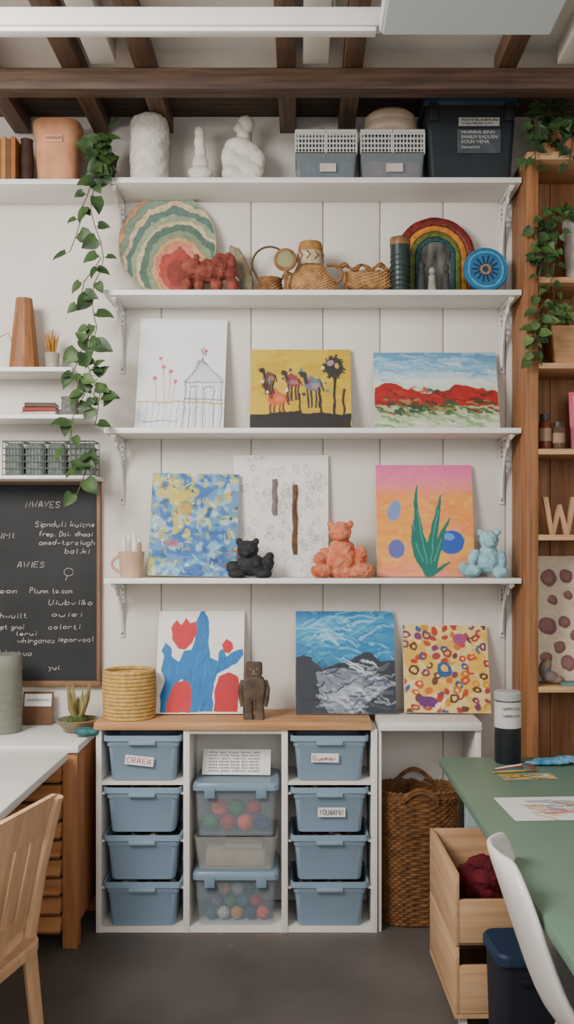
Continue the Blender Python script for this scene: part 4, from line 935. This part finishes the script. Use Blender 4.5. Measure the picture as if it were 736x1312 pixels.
# ---------------------------------------------------------------- GREEN TABLE + RIGHT SIDE
T=.72; TX=.50
tg=mat('green_top',(106,132,116),.42,.05,3,bump=.03)
q=thing('work_table','green topped work table at the right edge','table',(TX,3.30,0))
MB().box(0,.86,-2.2,0,T-.030,T,.006).build('tabletop',tg,q)
MB().box(.08,.80,-2.10,-.06,T-.07,T-.031).build('apron',mat('apron_grey',(120,136,134),.5,.05,6),q)
for xx,yy_ in ((.125,-.032),(.80,-.032),(.10,-2.14),(.80,-2.14)):
    MB().box(xx-.035,xx+.035,yy_-.022,yy_+.022,0,T-.031,.003).build('leg',mat('leg_pale_grey',(160,172,178),.4,.04,6),q)
q=thing('glass_jar','dark filled canister with white label band at table end','canister',(X(651,3.22),3.22,T))
H_=Z(885,3.22)-T
MB().lathe([(.043,0),(.046,.004),(.046,H_*.9),(.043,H_*.92)],n=32).build('canister_body',mat('dark_canister',(38,40,44),.25,.1,12),q)
MB().lathe([(.0466,H_*.50),(.0466,H_*.86)],n=32).build('label_band',mat('grey_label',(196,194,190),.5,.05,12),q)
MB().lathe([(.0475,H_*.88),(.0475,H_*.98),(.043,H_)],n=32).build('lid',mat('clear_grey_lid',(166,166,162),.3,.05,9),q)
for i,s in enumerate(('NAMYA SUN','VARSI LIM')): text(s,.014,darkink,q,(-.03,-.0485,H_*(.76-.10*i)),'lettering',fitw=.06)
brc=[((200,160,60),'yellow'),((60,110,150),'blue'),((150,80,50),'rust red'),((230,225,215),'white')]
for i,(cc,nm) in enumerate(brc):
    a_=R(-78+i*6)
    q=thing('paintbrush',nm+' handled paintbrush lying at the far end of the green table','paintbrush',(X(665,3.10)+i*.004-.02,3.07+.024*i,T+.005),(0,0,a_),group='paintbrushes on the green table')
    m_=mat('brush_'+nm.replace(' ','_'),cc,.4,.1,10)
    MB().tube([(0,-.08,0),(0,-.02,0),(0,.035,0)],[.002,.0042,.0035],8).build('handle',m_,q)
    MB().tube([(0,.035,0),(0,.055,0)],.0044,8).build('ferrule',greym,q); MB().tube([(0,.055,0),(0,.068,0),(0,.085,0)],[.004,.005,.001],8).build('bristles',wick,q)
a=Art(0,0,60,20,(196,170,120),res=2,seed=44)
for i in range(26): a.line([(rs.uniform(0,60),rs.uniform(0,20)),(rs.uniform(0,60),rs.uniform(0,20))],1.8,rs.choice([(60,120,160),(200,160,50),(160,80,60),(220,215,200),(90,110,70)]))
o=art_mesh(a,.18,.075,'paint_rag',None,0,flat=True); tag(o,'paint-smeared cardboard strip among the brushes on the green table','card',loc=(X(668,3.12),2.975,T+.0012),rot=(0,0,R(6)))
tag(blob('blue_cloth',[((0,0,.006),.07,.03,.012),((.05,.01,.010),.05,.025,.014),((.10,0,.008),.05,.03,.012),((-.05,-.01,.004),.05,.02,.007)],mat('blue_cloth',(50,116,160),.7,col2=(120,168,194),scale=30,bump=.4),None,.003,2,.008),'crumpled bright blue cloth on the green table by the bookcase','cloth',loc=(X(708,3.18),3.18,T+.006))
a=Art(0,0,110,62,(224,224,222),res=1.6,seed=45,wob=1)
for i in range(40): a.stroke(rs.uniform(18,66),rs.uniform(10,48),rs.uniform(8,26),rs.uniform(-.3,.6),rs.uniform(1.4,3.4),rs.choice([(110,150,164),(190,90,80),(206,160,80),(100,130,100),(90,100,156),(196,150,140)]),.6,rs.uniform(-1,1))
o=art_mesh(a,.36,.235,'paper_painting',None,0,flat=True)
tag(o,'white sheet with a loose watercolour on the green table','artwork',loc=(.775,2.535,T+.001),rot=(0,0,R(3)))
# white shell chair
q=thing('shell_chair','white moulded shell chair at the green table','chair',(.682,2.03,0),(0,0,R(-6)))
pr=[(.20,.425),(.16,.445),(.08,.44),(-.02,.43),(-.09,.432),(-.135,.455),(-.165,.51),(-.19,.58),(-.213,.65),(-.236,.72),(-.256,.78),(-.268,.815)]
hw=[.17,.19,.205,.21,.22,.225,.225,.22,.21,.195,.16,.10]
b=MB(); rows=[]; ny=14
for i,((x,z),w_) in enumerate(zip(pr,hw)):
    rw=[]; t=i/(len(pr)-1)
    for j in range(ny+1):
        v=(j/ny*2-1); up=.045*abs(v)**2.5*math.sin(PI*min(1,t*1.5)) ; fw=.048*abs(v)**2.2*(1 if t>.45 else t/.45*.5)
        rw.append(b.bm.verts.new((x+fw*(t>.3),v*w_,z+up*(1 if t<.6 else .3))))
    rows.append(rw)
for r0,r1 in zip(rows[:-1],rows[1:]):
    for j in range(ny): b.bm.faces.new((r0[j],r0[j+1],r1[j+1],r1[j]))
o=b.build('shell',mat('shell_white',(224,220,216),.3,.02,4),q,ang=80)
s1=o.modifiers.new('s','SOLIDIFY'); s1.thickness=.018; s1.offset=1; s2=o.modifiers.new('u','SUBSURF'); s2.levels=1; s2.render_levels=1
bake(o)
for sx,sy in ((-1,-1),(-1,1),(1,-1),(1,1)):
    MB().tube([(sx*.07,sy*.10,.405),(sx*.17,sy*.19,0)],[.013,.009],8).build('leg',chairw,q)
# navy box
q=thing('storage_box','small dark blue lidded box beside the pale wooden bin','box',(.625,2.56,0),(0,0,R(4)))
MB().rr([(.340,.18,.18,.03),(.345,.192,.19,.03),(.367,.192,.19,.03),(.375,.18,.18,.03)],n=6).build('lid',mat('navy_seat',(34,52,76),.55,.1,12),q)
MB().rr([(.0,.15,.15,.02),(.01,.155,.155,.02),(.339,.175,.175,.025)],n=5).build('box_body',mat('navy_body',(32,36,44),.6,.12,12),q)
MB().box(-.035,.035,-.093,-.087,.29,.31,.002).build('grip',mat('navy_grip',(24,28,34),.5,.1,12),q)
# wooden crate cart
q=thing('storage_cart','long pale wooden open bin on castors under the green table','cart',(.470,2.775,0),(0,0,R(1.5)))
cw=wood('crate_wood',(194,156,120),(218,184,148),'y',scale=4); cwx=wood('crate_wood_x',(194,156,120),(218,184,148),'x',scale=4)
W_=.23; Dp=.455; t_=.014
MB().box(0,W_,0,Dp,.045,.058).build('base_board',cw,q)
MB().box(0,t_,0,Dp,.06,.262,.002).build('side_board',cw,q); MB().box(0,t_,0,Dp,.266,.485,.002).build('side_board',cw,q)
MB().box(W_-t_,W_,0,Dp,.06,.485,.002).build('side_board',cw,q)
MB().box(t_,W_-t_,0,t_,.06,.205,.002).build('front_board',cwx,q); MB().box(t_,W_-t_,0,t_,.275,.405,.002).build('front_board',cwx,q)
MB().box(t_,W_-t_,Dp-t_,Dp,.06,.485,.002).build('back_board',cwx,q); MB().box(t_,W_-t_,t_,Dp-t_,.262,.274).build('middle_shelf',cw,q)
for xx in (.03,W_-.03):
    for yy_ in (.03,Dp-.03): MB().lathe([(.02,-.01),(.02,.01)],n=16,M=Matrix.Translation((xx,yy_,.02))@Matrix.Rotation(PI/2,4,'Y')).box(xx-.012,xx+.012,yy_-.006,yy_+.006,.03,.046).build('castor',mat('castor_white',(210,208,204),.5,.05,9),q)
tag(blob('red_cloth',[((0,0,.07),.075,.15,.07),((.03,.05,.12),.05,.06,.04),((-.03,-.03,.12),.045,.06,.035),((.02,-.08,.13),.045,.05,.03)],mat('red_cloth',(104,28,42),.85,.25,30,bump=.5),None,.005,2,.02),'crumpled dark red cloth heaped in the pale wooden bin','cloth',loc=(.582,3.02,.282))
# ---------------------------------------------------------------- WOODEN BOOKCASE
BF=3.52; BXL=.873
q=thing('bookcase','tall rustic wooden bookcase at the right wall','bookcase',(BXL,BF,0))
BH=Z(205,BF); bw=.62; bd=WT-BF-.02
MB().box(0,.045,0,bd,0,BH,.002).build('side_panel',wood_z,q); MB().box(bw-.024,bw,0,bd,0,BH,.002).build('side_panel',wood_z,q)
b=MB()
for i in range(5): b.box(.045+i*.1102,.045+(i+1)*.1102-.003,bd-.014,bd,0,BH)
b.build('back_boards',wood_z,q)
MB().box(0,bw,-.006,bd,BH,BH+.03,.003).build('top_board',case_x,q)
sz=[Z(p,BF) for p in (355,465,575,685,880)]
for z in sz: MB().box(.045,bw-.024,-.004,bd-.014,z-.022,z,.002).build('shelf_board',case_x,q)
MB().box(.045,bw-.024,0,bd-.014,.04,.07).build('shelf_board',case_x,q)
sA,sB,sC,sD,sE=sz
def bxp(px,d=3.62): return X(px,d)
def foliage(strands,L=.07,step=.045,m=leafm,par=None,o=(0,0,0),seed=1,bush=None):
    rg=random.Random(seed); v=MB(); f=MB(); O=Vector(o)
    for st in strands:
        pts=[Vector((X(px,dd),dd,Z(py,dd)))-O for (px,py,dd) in st]
        fine=[]
        for p,q2 in zip(pts[:-1],pts[1:]):
            n=max(1,round((q2-p).length/step))
            for k in range(n): fine.append(p.lerp(q2,k/n)+Vector((rg.uniform(-.008,.008),0,0)))
        fine.append(pts[-1]); v.tube(fine,.0020,5)
        sd=1
        for i,p in enumerate(fine):
            sd=-sd; Ln=L*rg.uniform(.6,1.2)
            dr=Vector((sd*rg.uniform(.2,1.1),rg.uniform(-.35,.05),rg.uniform(-1,.0)))
            nr=Vector((rg.uniform(-.9,.9),-1,rg.uniform(-.1,1.1)))
            b0=p+Vector((sd*.014,-.008,rg.uniform(-.01,.01))); v.tube([p,b0],.0012,4); f.leaf(b0,dr,nr,Ln,Ln*.86)
    if bush:
        for (px,py,dd,n,sp) in bush:
            c=Vector((X(px,dd),dd,Z(py,dd)))-O
            for k in range(n):
                p=c+Vector((rg.gauss(0,sp*.55),rg.gauss(0,sp*.22),rg.gauss(0,sp*.5)))
                Ln=L*rg.uniform(.6,1.05); dr=Vector((rg.uniform(-1,1),rg.uniform(-.6,.1),rg.uniform(-1,.5))); nr=Vector((rg.uniform(-.9,.9),-1,rg.uniform(-.1,1.2)))
                f.leaf(p,dr,nr,Ln,Ln*.86); v.tube([c,p],.0012,4)
    v.build('vines',stemm,par); return f.build('foliage',m,par,ang=80)
q=thing('trailing_plant','long green vine trailing from the upper left shelf past the blackboard','plant',(X(134,3.66),3.66,zt))
MB().lathe([(.035,0),(.050,.10),(.055,.11),(.045,.11),(.04,.08)],n=24).build('pot',mat('dark_pot',(64,56,50),.7,.1,12),q)
foliage([[(132,190,3.64),(130,215,3.56),(116,250,3.54),(122,290,3.55),(132,330,3.55),(118,380,3.54),(124,420,3.54),(112,460,3.54),(126,505,3.54),(122,545,3.54)],
 [(128,200,3.62),(118,232,3.55),(106,268,3.55),(96,300,3.55),(90,322,3.55)],[(132,330,3.55),(108,360,3.54),(104,395,3.54)],[(118,420,3.54),(104,450,3.54),(92,480,3.54),(108,505,3.54)],[(92,540,3.54),(88,575,3.54),(108,600,3.54),(98,634,3.54)],[(108,505,3.54),(92,540,3.54)]],L=.066,step=.054,par=q,o=q.location,seed=5,bush=[(133,188,3.60,26,.066),(130,214,3.56,6,.04),(112,440,3.53,5,.045),(110,480,3.53,9,.055),(120,505,3.53,5,.045),(104,590,3.53,5,.04)])
q=thing('trailing_plant','leafy trailing plant on top of the wooden bookcase','plant',(bxp(722),3.64,BH+.03))
MB().lathe([(.05,0),(.07,.10),(.075,.115),(.065,.115),(.05,.06)],n=24).build('pot',terr,q)
foliage([[(715,150,3.62),(700,165,3.50),(688,190,3.50),(684,215,3.5)],[(725,150,3.62),(735,180,3.5),(730,210,3.5)],[(705,140,3.6),(692,150,3.52),(682,172,3.5)]],L=.048,step=.036,par=q,o=q.location,seed=8,bush=[(714,150,3.58,40,.11),(702,175,3.52,20,.09),(740,160,3.6,22,.10)])
q=thing('trailing_plant','hanging plant in a white pot on the bookcase\'s upper shelf','plant',(bxp(744),3.63,sA))
MB().lathe([(.04,0),(.05,.01),(.066,.22),(.07,.25),(.06,.25),(.05,.2)],n=28).build('pot',mat('white_pot',(206,200,190),.5,.05,12),q)
foliage([[(732,270,3.6),(712,272,3.50),(700,300,3.5),(692,345,3.5),(694,390,3.5),(686,430,3.5),(682,464,3.5)],[(725,268,3.6),(704,272,3.5),(686,292,3.5),(690,330,3.5)],[(715,290,3.5),(710,340,3.5),(702,375,3.5)]],L=.043,step=.032,par=q,o=q.location,seed=12,bush=[(700,288,3.52,22,.06),(696,330,3.51,14,.05),(690,430,3.5,7,.035)])
q=thing('potted_plant','small leafy plant in a square wooden pot on the bookcase','plant',(bxp(724),3.63,sB))
MB().rr([(0,.09,.09,.006),(Z(420,3.61)-sB,.135,.12,.008),(Z(420,3.61)-sB,.12,.105,.006),(.05,.1,.09,.006)]).build('pot',wood('pot_wood',(162,122,86),(190,150,112),'x'),q)
foliage([[(722,410,3.6),(705,400,3.53),(692,415,3.5),(684,440,3.5),(685,465,3.5)],[(720,405,3.6),(712,385,3.57),(706,365,3.57)]],L=.042,step=.030,m=leafm2,par=q,o=q.location,seed=17,bush=[(718,398,3.58,26,.05)])
for i,(px,w_,pt,cc,lb) in enumerate(((699,8,531,(110,56,42),'taller red-brown spice jar on the bookcase'),(716,8,541,(90,70,58),'shorter dark brown jar on the bookcase'))):
    q=thing('jar',lb,'jar',(bxp(px,3.58),3.58,sC)); H_=Z(pt,3.58)-sC; r_=w_*3.58/F
    MB().lathe([(r_*.95,0),(r_,.004),(r_,H_*.74),(r_*.8,H_*.82)],n=24).build('jar_body',mat('jarbody'+str(i),cc,.2,.3,40),q); MB().lathe([(r_*.85,H_*.82),(r_*.85,H_)],n=24).build('lid',mat('jarlid',(60,56,52),.4,.1,9),q)
    MB().lathe([(r_+.0005,H_*.25),(r_+.0005,H_*.6)],n=24).build('label_band',mat('jarlabel',(160,134,114),.6,.1,20),q)
q=thing('framed_picture','pink framed picture at the right edge of the bookcase','picture',(bxp(752,3.64),3.62,sC),(R(-8),0,0))
MB().box(-.07,.07,-.012,0,0,.24,.003).build('border',mat('pink_frame',(206,110,130),.5,.08,9),q); MB().box(-.052,.052,-.014,-.011,.018,.222).build('picture',mat('pale_picture',(220,205,196),.7,.15,14),q)
q=thing('wooden_letter','wooden letter W standing on the bookcase shelf','letter',(bxp(717,3.56),3.56,sD))
H_=Z(637,3.56)-sD; hw_=.056; tk=.020
b=MB()
b.prism([(-hw_-tk/2,H_),(-hw_+tk/2,H_),(-hw_*.5,tk*1.9),(-tk*.3,H_*.80),(tk*.3,H_*.80),(hw_*.5,tk*1.9),(hw_-tk/2,H_),(hw_+tk/2,H_),(hw_*.5+tk*.45,0),(hw_*.5-tk*.45,0),(0,H_*.80-tk*2.1),(-hw_*.5+tk*.45,0),(-hw_*.5-tk*.45,0)],-.010,.010)
b.build('letter_body',wood('letter_wood',(164,128,98),(194,160,126),'z'),q)
a=Art(682,713,762,867,(214,198,176),seed=51,wob=.8)
for (x,y,rr_) in ((704,740,11),(727,738,9),(708,768,7),(728,762,6),(745,775,10),(700,800,12),(722,795,8),(738,812,9),(715,826,8),(697,838,8),(725,845,10),(746,745,8),(748,840,8)):
    a.ell(x,y,rr_,rr_*.9,(118,80,80),.4); a.ell(x-1,y-1,rr_*.7,rr_*.6,(146,108,104),.4,.8)
a.tone(.1,5)
painting('canvas_painting','beige board printed with round purple-brown spots, on the bookcase',a,sE,3.66,dt=3.745,group='paintings on the wooden bookcase')
sculpt('decorative_rock','grey-blue rock leaning before the spotted board','rock',703,3.58,sE,[(699,852,8,12,0,8,.4),(705,864,11,8,0,9),(715,868,9,6,0,8)],mat('rock_grey',(100,100,104),.8,col2=(138,118,98),scale=24,bump=.4),disp=.006)
tag(MB().rr([(0,.10,.06,.01),(.014,.10,.06,.01)]).build('small_tray',mat('teal_tray',(100,130,130),.5,.1,12)),'small flat teal tray beside the rock on the bookcase','tray',loc=(bxp(735,3.56),3.56,sE))
# ---------------------------------------------------------------- CAMERA + LIGHT
cam=bpy.data.cameras.new('camera'); co=bpy.data.objects.new('camera',cam); C.objects.link(co)
co.location=(0,0,HC); co.rotation_euler=(PI/2,0,0); cam.sensor_fit='AUTO'; cam.sensor_width=36; cam.lens=36*F/1312
cam.shift_x=(368-VX)/1312; cam.shift_y=(VY-656)/1312; cam.clip_start=.05
bpy.context.scene.camera=co
def area(name,loc,target,sx,sy,power,col):
    l=bpy.data.lights.new(name,'AREA'); l.shape='RECTANGLE'; l.size=sx; l.size_y=sy; l.energy=power; l.color=col
    o=bpy.data.objects.new(name,l); C.objects.link(o); o.location=loc
    o.rotation_euler=(Vector(target)-Vector(loc)).to_track_quat('-Z','Y').to_euler(); return o
area('window_daylight',(-1.7,1.1,2.85),(.3,3.8,.9),1.1,1.0,118,(1,.965,.92))
area('front_daylight',(.7,-1.3,2.4),(0,3.8,1.2),2.6,1.8,50,(1,.98,.95))
w_=bpy.data.worlds.new('world'); bpy.context.scene.world=w_; w_.use_nodes=True
w_.node_tree.nodes['Background'].inputs[0].default_value=(.93,.95,1,1); w_.node_tree.nodes['Background'].inputs[1].default_value=.68
